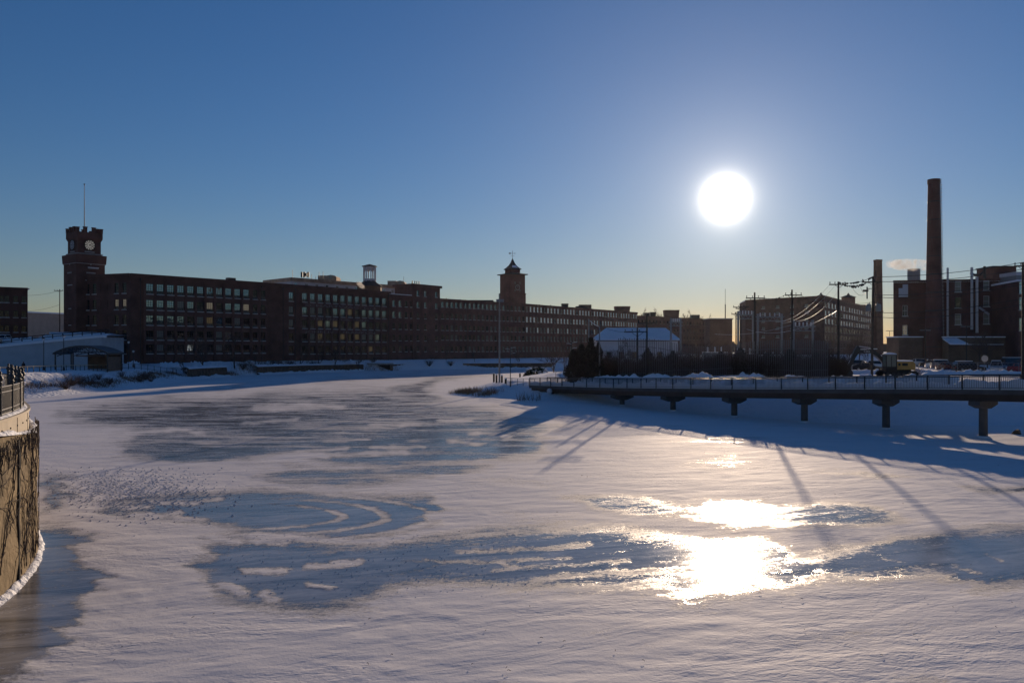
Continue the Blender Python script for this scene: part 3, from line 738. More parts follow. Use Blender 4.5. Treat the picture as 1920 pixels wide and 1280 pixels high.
for px,y0,y1,w_ in ((563.5,509,519,.5),(568,509,519,.55),(571.5,511,517,.5),(575.5,509,519,.5)):
    x=gx(px,338); c.box((x,340,(zz(y0,338)+zz(y1,338))/2),(w_*1.6,.3,(zz(y0,338)-zz(y1,338)))); c.tube([(x,340,rp_-.6),(x,340,zz(y1,338)+.2)],.09)
c.build('antenna_panels',M['metal_dark'],root)
c=MB()
for px,y0 in ((546,505),(582,513),(590,517),(596,509),(603.5,508),(766,529),(771,528),(756,518)):
    Y=336 if px<700 else 384; c.tube([(gx(px,Y),Y+2,rp_-.6),(gx(px,Y),Y+2,zz(y0,Y))],.09)
c.build('antenna_masts',M['metal_dark'],root)

# ---- open belfry on an octagonal roof
Yc=341; bx=gx(693,Yc)
root=thing('belfry_tower','open white arched belfry with a low pointed cap on an octagonal brick base','belfry',(bx,Yc,3),world=True)
c=MB(); c.lathe((bx,Yc,0),[(5.3,3),(5.3,zz(537,Yc))],8,R(22.5)); c.build('brick_base',M['brick_brown'],root)
c=MB(); c.lathe((bx,Yc,0),[(5.9,zz(537.5,Yc)),(5.6,zz(536.5,Yc)),(2.7,zz(528,Yc)),(2.7,zz(527,Yc))],8,R(22.5)); c.build('base_roof',M['roof'],root)
c=MB(); rr=2.55; zb,ztp=zz(528,Yc),zz(501,Yc)
c.lathe((bx,Yc,0),[(rr+.1,zb-.3),(rr+.1,zb+1.1)],8,R(22.5))
for k in range(8):
    t=R(22.5+45*k); c.box((bx+rr*math.cos(t),Yc+rr*math.sin(t),(zb+ztp)/2),(.40,.40,ztp-zb),t)
    t2=t+R(22.5); ap=rr*math.cos(R(22.5)); cx,cy=bx+ap*math.cos(t2),Yc+ap*math.sin(t2); hw=.98
    prof=[(-hw,0),(-hw,-2.6),(-hw*.74,-2.0),(-hw*.62,-1.55),(-hw*.34,-1.35),(-hw*.28,-.9),(0,-.6),(hw*.28,-.9),(hw*.34,-1.35),(hw*.62,-1.55),(hw*.74,-2.0),(hw,-2.6),(hw,0)]
    c.extr(prof,(-math.sin(t2),math.cos(t2),0),(0,0,1),(cx,cy,ztp),(math.cos(t2)*.16,math.sin(t2)*.16,0))
c.lathe((bx,Yc,0),[(rr+.25,ztp-.1),(rr+.25,ztp+.35)],8,R(22.5)); c.build('arcade',M['white_clad'],root)
c=MB(); c.lathe((bx,Yc,0),[(3.35,ztp+.2),(3.35,ztp+.45),(1.4,ztp+1.0),(.05,ztp+1.35)],8,R(22.5)); c.build('cap',M['roof'],root)

# ---- square bell tower with swept roof and weather vane
Yt=372; tx=gx(961,Yt); th=R(33); hs=4.2
root=thing('bell_tower','square red brick tower with two swept tiered roofs and a weather vane on top','bell tower',(tx,Yt,3),world=True)
def sq(mb,prof,rot=th): mb.lathe((tx,Yt,0),[(r*1.4142,z) for r,z in prof],4,rot+R(45))
ze=zz(515,Yt)
c=MB(); sq(c,[(hs+.25,3),(hs+.25,zz(552,Yt)),(hs+.45,zz(551.5,Yt)),(hs+.45,zz(550.5,Yt)),(hs,zz(550,Yt)),(hs,ze)]); sq(c,[(2.55,ze),(2.55,zz(505.5,Yt))]); c.build('shaft',M['brick_far'],root)
c=MB(); sq(c,[(hs+.9,ze-.25),(hs+1.0,ze+.15),(2.6,zz(512.5,Yt))]); z5=zz(505.5,Yt)
sq(c,[(2.9,z5-.1),(3.1,z5+.15),(2.1,z5+1.0),(1.3,z5+2.0),(.75,z5+3.1),(.35,z5+4.4),(.1,zz(485,Yt)),(.03,zz(483,Yt))]); rf=c.build('roof',M['roof'],root)
c=MB(); 
for (r0,z0_,r1,z1_) in ((3.9,ze+.55,2.75,zz(512.6,Yt)+.12),(2.5,z5+.75,1.5,z5+1.85)):
    vs=[]
    for r,z in ((r0,z0_),(r1,z1_)):
        for s in (-.75,.55):
            x,y=s*r,-r*.98; vs.append((tx+x*math.cos(th)-y*math.sin(th),Yt+x*math.sin(th)+y*math.cos(th),z))
    c.quad(vs[0],vs[1],vs[3],vs[2])
c.build('snow_patch',M['snow'],rf)
c=MB(); zv=zz(483,Yt); c.tube([(tx,Yt,zv-.8),(tx,Yt,zz(470,Yt))],.09); c.box((tx,Yt,zz(475,Yt)),(3.0,.08,.12)); c.box((tx-1.35,Yt,zz(475,Yt)+.28),(.8,.06,.22)); c.box((tx-1.35,Yt,zz(475,Yt)-.28),(.8,.06,.22)); c.box((tx-1.1,Yt,zz(475,Yt)),(.3,.06,.8)); c.box((tx+1.0,Yt,zz(475,Yt)),(.12,.06,.7)); c.box((tx,Yt,zz(480,Yt)),(1.9,.08,.1)); c.box((tx,Yt,zz(480,Yt)),(.08,1.9,.1)); c.build('weather_vane',M['metal_dark'],root)
for fi in (0,1):
    a=th+(0 if fi==0 else R(90)); nrm=Vector((math.sin(a),-math.cos(a),0)); d=Vector((math.cos(a),math.sin(a),0)); ctr=Vector((tx,Yt,zz(540,Yt)))+nrm*(hs+.03)
    q=MB(); 
    for k in range(24):
        t0,t1=2*math.pi*k/24,2*math.pi*(k+1)/24
        pp=[ctr+d*math.cos(t)*r+Vector((0,0,1))*math.sin(t)*r+nrm*o for t,r,o in ((t0,1.3,0.1),(t1,1.3,.1),(t1,1.05,.1),(t0,1.05,.1))]; q.quad(*pp)
        if k%2==0:
            tt=[(t0-.05,.98),(t0+.05,.98),(t0+.05,.72),(t0-.05,.72)]; q.quad(*[ctr+d*math.cos(t)*r+Vector((0,0,1))*math.sin(t)*r+nrm*.1 for t,r in tt])
    for t,l in ((R(125),.85),(R(60),.6)):
        e=ctr+d*math.cos(t)*l+Vector((0,0,1))*math.sin(t)*l; s=Vector((0,0,1)).cross(nrm)*0+ (d*-math.sin(t)+Vector((0,0,1))*math.cos(t))*.07
        q.quad(ctr+s+nrm*.12,ctr-s+nrm*.12,e-s*.4+nrm*.12,e+s*.4+nrm*.12)
    q.build('clock_face',M['trim'],root)
    q=MB()
    for sx in (-1.35,1.35):
        for sz,hh in ((1.55,1.1),(-1.75,.7)):
            if True:
                P_=lambda x,z,o: tuple(ctr+d*(sx+x)+Vector((0,0,sz+z))+nrm*o)
                q.quad(P_(-.32,0,.03),P_(.32,0,.03),P_(.32,hh,.03),P_(-.32,hh,.03))
    q.build('small_windows',M['pane_blind'],root)

# ---- crenellated clock tower on the left
Yk=221; kx,ky=gx(146,Yk-4.4),Yk-4.4; kth=R(52); s1,s2=6.1,7.6
ctrx,ctry=kx+s1*.5*(math.cos(kth)-math.sin(kth)),ky+s1*.5*(math.sin(kth)+math.cos(kth))
root=thing('clock_tower','tall square brick clock tower with crenellated top and a flagpole','clock tower',(ctrx,ctry,3),world=True)
def sqk(mb,prof): mb.lathe((ctrx,ctry,0),[(r*.7071,z) for r,z in prof],4,kth+R(45))
zs=zz(487,Yk); zt=zz(434,Yk)
c=MB(); sqk(c,[(s2,2.5),(s2,zs-1.6),(s2+.5,zs-1.2),(s2+.7,zs+.6),(s2+.7,zs+1.0),(s1+.2,zs+1.1),(s1,zs+1.3),(s1,zt-3),(s1+.7,zt-2.2),(s1+.7,zt-.6)])
dk=Vector((math.cos(kth),math.sin(kth),0)); nk=Vector((dk.y,-dk.x,0)); ck=Vector((ctrx,ctry,0))
for sd in range(4):
    a=kth+sd*math.pi/2; d=Vector((math.cos(a),math.sin(a),0)); n=Vector((d.y,-d.x,0)); hw=(s1+.7)/2
    for t,w_,hh in ((-1,.8,1.05),(-.36,.85,1.3),(.36,.85,1.3)):
        p=ck+d*hw*t*.93+n*(hw-.35); c.box((p.x,p.y,zt-.6+hh/2),(w_,.7,hh),a); c.box((p.x,p.y,zt-.6+hh+.1),(w_+.22,.85,.18),a)
c.build('shaft',M['brick'],root)
c=MB()
for zq,ss in ((zs-1.5,s2+.1),(zs+1.15,s1+.5),(zt-2.4,s1+.3)): sqk(c,[(ss,zq),(ss+.25,zq+.05),(ss+.25,zq+.3),(ss,zq+.35)])
for sd in (0,3):
    a=kth+sd*math.pi/2; d=Vector((math.cos(a),math.sin(a),0)); n=Vector((d.y,-d.x,0))
    p=ck+n*(s1/2+.08); c.box((p.x,p.y,zz(474,Yk)),(2.6,.2,.35),a); c.box((p.x,p.y,zz(448,Yk)),(.35,.2,1.0),a)
    p=ck+n*(s2/2+.08); c.box((p.x,p.y,zz(512,Yk)-.2),(2.4,.2,.35),a); c.box((p.x,p.y,zz(495,Yk)),(.3,.2,1.1),a)
c.build('stone_trim',M['trim'],root)
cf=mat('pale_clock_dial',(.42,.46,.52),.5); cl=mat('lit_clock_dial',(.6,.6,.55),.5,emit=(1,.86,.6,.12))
for sd,mm in ((3,cf),(0,cl)):
    a=kth+sd*math.pi/2; d=Vector((math.cos(a),math.sin(a),0)); n=Vector((d.y,-d.x,0)); z3=Vector((0,0,1))
    o=ck+Vector((0,0,zz(461.5,Yk)))+n*(s1/2+.05); dial=MB(); rad=1.35
    dial.add([o+n*.1]+[o+n*.1+d*math.cos(R(15*k))*rad+z3*math.sin(R(15*k))*rad for k in range(24)],[(0,1+k,1+(k+1)%24) for k in range(24)])
    df=dial.build('clock_face',mm,root)
    q=MB()
    for k in range(24):
        t0,t1=R(15*k),R(15*(k+1)); q.quad(*[o+d*math.cos(t)*r+z3*math.sin(t)*r+n*.16 for t,r in ((t0,1.55),(t1,1.55),(t1,1.3),(t0,1.3))])
        q.quad(*[o+d*math.cos(t)*r+z3*math.sin(t)*r+n*(.16 if r==1.55 else .16) for t,r in ((t0,.72),(t1,.72),(t1,.64),(t0,.64))])
    for k in range(12):
        t=R(30*k); e=d*math.cos(t)+z3*math.sin(t); s=(d*-math.sin(t)+z3*math.cos(t))*(.10 if k%3 else .15)
        q.quad(o+e*1.3+s+n*.15,o+e*1.3-s+n*.15,o+e*.8-s*.7+n*.15,o+e*.8+s*.7+n*.15)
    q.build('clock_ring',M['black'],df); q=MB()
    for t,l,w_ in ((R(-25),1.2,.09),(R(35),.8,.12)):
        e=d*math.cos(t)+z3*math.sin(t); s=(d*-math.sin(t)+z3*math.cos(t))*w_; q.quad(o+s+n*.19-e*.25,o-s+n*.19-e*.25,o+e*l-s*.4+n*.19,o+e*l+s*.4+n*.19)
    q.build('clock_hands',M['black'],df)
c=MB(); c.tube([(ctrx,ctry,zt-2),(ctrx,ctry,zz(347,Yk))],.16,8,.07); c.ball((ctrx,ctry,zz(346,Yk)),.22); c.build('flagpole',M['metal_grey'],root)
for sd,z in ((0,zs-5.9),(3,zs-7.2)):
    a=kth+sd*math.pi/2; d=Vector((math.cos(a),math.sin(a),0)); n=Vector((d.y,-d.x,0))
    for t in (-.75,.75):
        p=ck+n*(s2/2-.1)+d*t; add_window(root,p.x,p.y,z,a,1.1,2.6,2,3,'small','pane_plain')
for z in (18.5,14.0,9.5):
    a=kth+3*math.pi/2; d=Vector((math.cos(a),math.sin(a),0)); n=Vector((d.y,-d.x,0)); p=ck+n*(s2/2-.1); add_window(root,p.x,p.y,z,a,1.4,2.2,2,3,'small','pane_plain')
c=MB(); 
for sd in (0,):
    a=kth; d=Vector((math.cos(a),math.sin(a),0)); n=Vector((d.y,-d.x,0)); p=ck+n*(s2/2+.15)+d*.6
    c.box((p.x,p.y,zs-2.6),(2.8,.4,.3),a); c.mi(1).box((p.x,p.y,zs-2.4),(2.8,.42,.12),a)
c.build('ledge',[M['trim'],M['snow']],root)

# ---- dark brick block at the far left
G0,G1=(gx(-60,214),214),(gx(52,222),222); rg_=zz(541,222)
root=thing('brick_building','plain three row dark brick block cut off by the left edge','brick building',(-138,220,3),world=True)
wall=MB(); wins=[]
for px in (-28,-12,2.5,13,29.5,45):
    for r,yy in enumerate((568,595.5,623)): wins.append((upx(G0,G1,px),zz(yy,221),1.1,1.9,dict(nx=2,ny=2,style='small',pane='pane_plain')))
facade(root,wall,G0,G1,2.5,rg_,wins); closed(wall,[G1,(gx(38,246),246),(-185,240),G0],2.5,rg_); wall.build('wall',M['brick'],root)
c=MB(); strip(c,G0,G1,rg_-.5,.7,.35); c.build('cornice',M['brick'],root); c=MB(); c.prism([(G0[0],G0[1]+.6),(G1[0],G1[1]+.8),(gx(38,246),246),(-185,240)],rg_-.1,rg_+.15); c.build('snow_cover',M['snow'],root)
# ---- low tan shed beyond
root=thing('low_building','low sunlit tan stucco shed beyond, between the left brick block and the clock tower','shed',(-180,320,3),world=True)
S0,S1=(gx(30,330),330),(gx(128,318),318); zs0=zz(584,324)
c=MB(); c.prism([S0,S1,(S1[0],338),(S0[0],345)],2,lambda p: zs0-(p[0]-S0[0])*.05); c.build('wall',M['tan_stone'],root)
c=MB(); c.prism([(S0[0],S0[1]-.8),(S1[0]+.5,S1[1]-.8),(S1[0]+.5,339),(S0[0],346)],lambda p: zs0+.02-(p[0]-S0[0])*.05,lambda p: zs0+.5-(p[0]-S0[0])*.05); c.build('snow_cover',M['snow'],root)

# ---- brick works on the right, with pipes
F0,F1=(gx(1675,194),194),(gx(1871,189),189); zf=zz(527,192); zf1=zz(520,189)
root=thing('factory_building','brick factory with wall flues and double windows beside the tall chimney','factory',(110,195,3.6),world=True)
wall=MB(); wins=[]
for px,w_,h_,rows in ((1697,1.15,2.6,((592,.0),)),(1697,1.1,2.4,((628,0),)),(1796.5,1.35,2.6,((548,0),(578,0),(609,0))),(1849.5,1.3,2.6,((546,0),(576,0),(608,0)))):
    for yy,_ in rows:
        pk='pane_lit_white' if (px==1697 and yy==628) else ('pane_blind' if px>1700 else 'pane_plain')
        wins.append((upx(F0,F1,px),zz(yy,192),w_,h_-.0,dict(nx=2 if px==1697 else 1,ny=2,style='small',pane=pk if not(px==1796.5 and yy==578) else 'pane_plain',frame='frame_white' if not(px==1796.5 and yy==578) else 'frame_dark')))
wins=[w_ for w_ in wins]
facade(root,wall,F0,F1,3,zf,wins)
FR=(gx(1908,203),203)
wr_=[]
for px in (1882.5,1894):
    for yy in (547,578,608): wr_.append((upx(F1,FR,px),zz(yy,196),1.5,2.7,dict(nx=1,ny=3,style='small',pane='pane',frame='frame_white')))
facade(root,wall,F1,FR,3,zf,wr_)
closed(wall,[FR,(FR[0]-4,226),(F0[0]*1.175,226),F0],3,zf); wall.build('wall',M['brick'],root)
c=MB(); strip(c,F0,F1,zf-.1,.4,.3); strip(c,F1,FR,zf-.1,.4,.3); c.build('parapet',M['brick'],root)
c=MB(); c.prism([F0,F1,FR,(FR[0]-4,226),(F0[0]*1.175,226)],zf-.3,zf+.12); c.build('snow_cover',M['snow'],root)
c=MB(); x0,x1=gx(1864,200),gx(1908,200); c.box(((x0+x1)/2,204,(zf+zz(500,200))/2),(x1-x0,7,zz(500,200)-zf)); c.mi(1).box(((x0+x1)/2,204,zz(500,200)+.1),(x1-x0+.4,7.4,.3)); c.build('roof_house',[M['brick'],M['roof']],root)
# flues up the wall
dF=Vector((F1[0]-F0[0],F1[1]-F0[1],0)).normalized(); nF=Vector((dF.y,-dF.x,0))
def flue(px,ytop,ybot,r,m='metal_pipe'):
    p=ptx(F0,F1,px); q=Vector((p[0],p[1],0))+nF*(r+.12); c=MB()
    c.tube([(q.x,q.y,zz(ybot,191)),(q.x,q.y,zz(ytop,191))],r,10)
    for z in np.arange(zz(ybot,191)+1,zz(ytop,191)-1,3.): c.lathe((q.x,q.y,float(z)),[(r+.05,0),(r+.05,.12)],10)
    c.build('flue_pipe',M[m],root); return q
flue(1776,502,632,.24); flue(1821,502,618,.30); flue(1830.5,520,624,.34); 
p=ptx(F0,F1,1849); q=Vector((p[0],p[1],0))+nF*.6; c=MB(); c.tube([(q.x,q.y+1,zf),(q.x,q.y+1,zz(500,191))],.3,10)
a=ptx(F0,F1,1822); b=ptx(F0,F1,1848); 
c.tube([(a[0],a[1]+.5,zz(512,191)),(a[0]+.9,a[1]+.5,zz(515.5,191)),(b[0]-.9,b[1]+.5,zz(515.5,191)),(b[0],b[1]+.5,zz(510,191))],.28,8)
c.build('roof_duct',M['metal_dark'],root)
c=MB(); a=ptx(F0,F1,1832); b=ptx(F0,F1,1850); c.tube([(a[0],a[1]-.9,zz(577,191)),(b[0],b[1]-.9,zz(590,191))],.26,8); c.build('slanted_duct',M['metal_pipe'],root)
p=ptx(F0,F1,1729); c=MB(); c.lathe((p[0],p[1]+4,zf),[(.1,0),(1.6,0),(1.6,.4),(1.45,.5),(1.45,zz(502.5,194)-zf),(1.3,zz(502.5,194)-zf)],14); c.mi(1)
for k in range(3): c.box((p[0]-1.6+1.6*k,p[1]+4,zf+.0),(.3,3,.9))
c.build('roof_tank',[M['metal_grey'],M['metal_dark']],root)
# sign shaped like a stepped panel, with lettering
pa,pb,pm=ptx(F0,F1,1684.8),ptx(F0,F1,1702),ptx(F0,F1,1692.3)
ua,ub,um=upx(F0,F1,1684.8),upx(F0,F1,1702),upx(F0,F1,1692.3)
zt_,zm_,zb_=zz(533,193),zz(540,193),zz(556.5,193); A_=Vector((F0[0],F0[1],0))
sg=MB(); sg.extr([(ua,zb_),(ub,zb_),(ub,zt_),(um,zt_),(um,zm_),(ua,zm_)],dF,(0,0,1),A_+nF*.16,nF*.2)
sgo=sg.build('wall_sign',mat('sign_panel',(.45,.50,.56),.5),root)
for body,sz,zc,m_ in (('ATVTA',.75,zz(548,193),'frame_dark'),('V',.74,zz(548,193)+.005,'red')):
    me=text_mesh(body,sz,.01); me.materials.append(M[m_]); o=bpy.data.objects.new('sign_lettering',me); COL.objects.link(o)
    p=A_+dF*((ua+ub)/2-(.0 if body!='V' else .02))+nF*(.28 if body!='V' else .30)+Vector((0,0,zc)); o.parent=sgo
    o.matrix_parent_inverse=BASE[root.name]; o.matrix_basis=Matrix.Translation(p)@Matrix.Rotation(math.atan2(dF.y,dF.x),4,'Z')@Matrix.Rotation(R(90),4,'X')
c=MB(); p=A_+dF*((ua+ub)/2)+nF*.29; c.box((p.x,p.y,zz(552.4,193)),(ub-ua-.1,.06,.14),math.atan2(dF.y,dF.x)); c.build('sign_rule',M['frame_dark'],sgo)
# low front annexe with loading canopy
c=MB(); x0,x1=gx(1778,182),gx(1915,182); c.box(((x0+x1)/2,186,(3.5+zz(632,182))/2),(x1-x0,8,zz(632,182)-3.5)); c.build('annexe',M['brick_brown'],root)
c=MB(); c.box(((x0+x1)/2,186,zz(631.6,182)),(x1-x0+.4,8.4,.25)); c.build('annexe_snow',M['snow'],root)
c=MB(); x0,x1=gx(1782,178),gx(1813,178); zt1,zb1=zz(633,178),zz(643.5,178)
c.add([(x0-.3,177.5,zb1),(x1,177.5,zb1),(x1,182,zt1),(x0+.4,182,zt1),(x0-.3,177.5,zb1-.3),(x1,177.5,zb1-.3),(x1,182,zt1-.3),(x0+.4,182,zt1-.3)],[(0,1,2,3),(4,7,6,5),(0,4,5,1),(1,5,6,2),(2,6,7,3),(3,7,4,0)]); c.build('snowy_canopy',M['snow'],root)
c=MB(); x0,x1=gx(1813,178),gx(1882,178); c.box(((x0+x1)/2,179.5,zz(646.5,178)),(x1-x0,3,.18)); c.mi(1).box(((x0+x1)/2,179.5,zz(645.6,178)),(x1-x0,3,.14)); c.build('dock_canopy',[M['metal_dark'],M['snow']],root)
c=MB(); x0,x1=gx(1689,186),gx(1734,186); c.box(((x0+x1)/2,190,(3.5+zz(632,186))/2),(x1-x0,6,zz(632,186)-3.5)); c.mi(1).box(((x0+x1)/2,190,zz(631.4,186)),(x1-x0+.3,6.3,.25)); c.build('lean_to',[M['brick_brown'],M['snow']],root)

# ---- next works at the right edge, running on out of frame
H0,H1=(gx(1908,176),176),(150,168); 
root=thing('factory_building','tall brick works with white framed windows cut off by the right edge','factory',(130,170,3.6),world=True)
wall=MB(); wins=[]
for i in range(6):
    for yy in (551,581,620): wins.append((1.0+4.3*i,zz(yy,176),1.3,2.8,dict(nx=1,ny=2,style='small',pane='pane',frame='frame_white')))
zh=zz(526,176); facade(root,wall,H0,H1,3.4,zh,wins); closed(wall,[H1,(165,60),(180,60),(180,200),(H0[0]+4,200),H0],3.4,zh); wall.build('wall',M['brick'],root)  # unseen wing toward the viewer, added to darken the mill windows' reflections
c=MB(); c.prism([(H0[0]-.3,H0[1]-.4),(H1[0],H1[1]-.4),(165,60),(180,60),(180,200),(H0[0]+4,200)],zh-.2,zh+.2); c.build('snow_cover',M['snow'],root)
c=MB(); x0=gx(1911,182); c.box((x0+6,186,(zh+zz(513,182))/2),(12,6,zz(513,182)-zh)); c.mi(1).box((x0+6,186,zz(512,182)),(12.3,6.3,.8)); c.build('roof_house',[M['metal_grey'],M['white_clad']],root)

# ---- chimneys
Ym=186; mx=gx(1751,Ym)
root=thing('chimney','very tall round brick smokestack with a climbing ladder, standing before the factory','chimney',(mx,Ym,3.4),world=True)
c=MB(); zt=zz(336,Ym); r0,r1=1.95,1.27
c.lathe((mx,Ym,0),[(r0,3.2),(r0+(r1-r0)*.5,3.2+(zt-3.2)*.5),(r1,zt-1.2),(r1+.12,zt-1.1),(r1+.12,zt-.1),(r1-.25,zt),(r1-.3,zt-2)],24); c.build('stack',brick_mat('stack_brick',(.13,.045,.034),(.10,.036,.03),(.12,.09,.08)),root,smooth=False)
c=MB(); 
for z in np.arange(6,zt-.5,.9):
    z=float(z); r=r0+(r1-r0)*(z-3.2)/(zt-3.2); c.box((mx+r+.22,Ym-.15,z),(.5,.5,.07))
for s in (-.3,.1): c.tube([(mx+r0+.25,Ym+s,5),(mx+r1+.3,Ym+s,zt)],.05,4)
c.build('ladder',M['ladder'],root)
for z in np.arange(8,zt-2,4.2):
    c=MB(); z=float(z); r=r0+(r1-r0)*(z-3.2)/(zt-3.2); c.lathe((mx,Ym,z),[(r+.01,0),(r+.05,.02),(r+.05,.14),(r+.01,.16)],24); c.build('iron_band',M['metal_dark'],root)
Yn=440; nx_=gx(1646,Yn)
root=thing('chimney','slimmer distant square brick chimney behind the utility poles','chimney',(nx_,Yn,3),world=True)
c=MB(); zt=zz(487,Yn); c.lathe((nx_,Yn,0),[(2.9,3),(2.2,zt-1),(2.35,zt-.9),(2.35,zt),(1.5,zt)],4,R(45+8)); c.build('stack',M['brick'],root)

# ---- far mill with two roof lanterns (right of the sun)
E0,E1,E2=(gx(1398,470),470),(gx(1545,430),430),(gx(1655,610),610); re=zz(561,455)
root=thing('mill_building','broad distant mill with two small pointed roof lanterns behind the substation','mill building',(200,450,3),world=True)
wall=MB(); wins=[]; le=math.dist(E0,E1)
for px in (1431,1458,1485,1512):
    for yy in (577,589,603,617,633): wins.append((upx(E0,E1,px),zz(yy,448),2.3,1.6,dict(nx=2,ny=1,style='small',pane='pane_blind')))
facade(root,wall,E0,E1,2.5,re,wins)
wins=[]; stuff=MB(); le=math.dist(E1,E2); ku=0
for i in range(24):
    for r in range(6):
        o=dict(nx=1,ny=2,style='far',pane='pane_dayglow' if (i*5+r*3)%7 else 'pane_plain') if r<3 else dict(stuff=stuff)
        wins.append((5+(le-10)*i/23,re-5.6-4.4*r,3.6,2.7,o))
facade(root,wall,E1,E2,2.5,re,wins); closed(wall,[E2,(E2[0]-40,625),(E0[0]+5,500),E0],2.5,re); wall.build('wall',M['brick'],root)
tag(stuff.build('window_rows',[M['pane_blind'],M['frame_dark'],M['trim']],root),kind='stuff')
c=MB(); strip(c,E0,E1,re-.3,.8,.5); strip(c,E1,E2,re-.3,.8,.6); c.build('cornice',M['brick_far'],root)
c=MB(); c.prism([(E0[0],E0[1]+1),(E1[0],E1[1]+1),(E2[0]-1,E2[1]),(E2[0]-40,624),(E0[0]+5,499)],re-.1,re+.45); c.build('snow_cover',M['snow'],root)
for px,Y,yt,w_ in ((1546,440,551.5,5.0),(1597,500,551.5,6.0)):
    x=gx(px,Y); c=MB(); ze=zz(yt+5,Y); c.box((x,Y+5,(re+ze)/2),(w_,w_,ze-re),R(40)); b=c.build('lantern_house',M['brick_far'],root)
    c=MB(); c.lathe((x,Y+5,0),[(w_*.82,ze-.1),(w_*.82,ze+.15),(w_*.16,ze+1.5),(w_*.1,ze+2.2),(.02,ze+2.9)],4,R(85)); c.build('lantern_roof',M['roof'],b)
c=MB(); x0,x1=gx(1625-22,560),gx(1628,560); c.box(((x0+x1)/2,570,re+1.4),(x1-x0,12,2.8)); c.build('roof_house',M['brick_far'],root)
# ---- utility block with mast just right of the sun glow
Yu=250; x0,x1=gx(1331,Yu),gx(1373,Yu)
root=thing('brick_building','plain windowless brick utility block with a thin mast, below the sun','utility block',((x0+x1)/2,Yu,3.4),world=True)
c=MB(); c.box(((x0+x1)/2,Yu+4,(3+zz(598,Yu))/2),(x1-x0,8,zz(598,Yu)-3)); c.build('wall',M['brick_brown'],root)
c=MB(); c.box(((x0+x1)/2,Yu+4,zz(597.5,Yu)),(x1-x0+.5,8.5,.3)); c.build('roof_edge',M['trim'],root)
c=MB(); c.tube([(gx(1361.5,Yu),Yu+1,zz(598,Yu)),(gx(1361.5,Yu),Yu+1,zz(570,Yu))],.16,6); c.tube([(gx(1361.5,Yu),Yu+1,zz(570,Yu)),(gx(1361.5,Yu),Yu+1,zz(541,Yu))],.06,5); c.build('mast',M['metal_dark'],root)
# ---- house with the big snowy hip roof
Yh=182; x0,x1=gx(1116,Yh),gx(1276,Yh); zev=zz(637,Yh); zrg=zz(614.5,Yh+6)
root=thing('house','low pale building under a big snow-covered hip roof, behind the slatted screen','house',((x0+x1)/2,Yh,3.4),world=True)
wall=MB(); wins=[(2.5+2.9*i,5.3,1.2,1.6,dict(nx=2,ny=2,style='small',pane='pane_plain')) for i in range(6)]
facade(root,wall,(x0+.6,Yh),(x1-.6,Yh),3,zev,wins); closed(wall,[(x1-.6,Yh),(x1-.6,Yh+12),(x0+.6,Yh+12),(x0+.6,Yh)],3,zev); wall.build('wall',M['white_clad'],root)
c=MB(); rx0,rx1=x0+3.2,x1-2.2
c.add([(x0,Yh-.6,zev),(x1,Yh-.6,zev),(x1,Yh+12.6,zev),(x0,Yh+12.6,zev),(rx0,Yh+6,zrg),(rx1,Yh+6,zrg),(x0,Yh-.6,zev-.3),(x1,Yh-.6,zev-.3),(x1,Yh+12.6,zev-.3),(x0,Yh+12.6,zev-.3)],[(0,1,5,4),(1,2,5),(2,3,4,5),(3,0,4),(0,6,7,1),(1,7,8,2),(2,8,9,3),(3,9,6,0),(6,9,8,7)]); c.build('snowy_roof',M['snow'],root)
c=MB(); c.box(((x0+x1)/2,Yh-.63,zev-.22),(x1-x0,.1,.2)); c.build('gutter',M['metal_dark'],root)

# downpipes on the mills
def downpipe(rootname,A,B,u,z1):
    root=bpy.data.objects[rootname]; d=Vector((B[0]-A[0],B[1]-A[1],0)).normalized(); n=Vector((d.y,-d.x,0)); p=Vector((A[0],A[1],0))+d*u+n*.32
    c=MB(); c.tube([(p.x,p.y,Z0),(p.x,p.y,z1)],.09,6); c.box((p.x,p.y,z1),(.4,.35,.4)); c.build('downpipe',M['metal_dark'],root)
for u in (2.6,38.8): downpipe('mill_building',A0,A1,u,26.2)
for u in (.6,5.2,45.2): downpipe('mill_building.001',B0,B1,u,26.3)
for u in (14.,33.,49.3): downpipe('mill_building.003',C0,C1,u,25.6)
# ------------------------------------------------------------------ footbridge
BX=[(-.2,134.5,1.75),(4.2,126.5,1.92),(9.8,116.8,2.2),(14.9,108.3,2.45),(19.9,98.9,2.85),(25.2,90.7,3.2),(30.7,84.0,3.52),(36.0,77,3.87),(41.0,69.6,4.23),(46.2,61.9,4.5),(51.4,54.2,4.7),(56.6,46.5,4.85),(62,38.5,5.0)]
def resample(pts,step):
    P=[Vector(p) for p in pts]; out=[]
    n=len(P)
    for i in range(n-1):
        a,b,c,d=P[max(i-1,0)],P[i],P[i+1],P[min(i+2,n-1)]
        k=max(1,int((c-b).length/step*4))
        for j in range(k):
            t=j/k; out.append(.5*((2*b)+(-a+c)*t+(2*a-5*b+4*c-d)*t*t+(-a+3*b-3*c+d)*t**3))
    out.append(P[-1]); res=[out[0]]; acc=0.
    for i in range(1,len(out)):
        seg=(out[i]-out[i-1]); l=seg.length; p=out[i-1]
        while acc+l>=step:
            p=p+seg.normalized()*(step-acc); res.append(p.copy()); l-=step-acc; acc=0.
        acc+=l
    if (res[-1]-out[-1]).length>.05: res.append(out[-1])
    return res
def offs(pts,o):
    r=[]
    for i,p in enumerate(pts):
        d=pts[min(i+1,len(pts)-1)]-pts[max(i-1,0)]; d.z=0; d.normalize(); r.append(p+Vector((-d.y,d.x,0))*o)   # + = left of travel
    return r
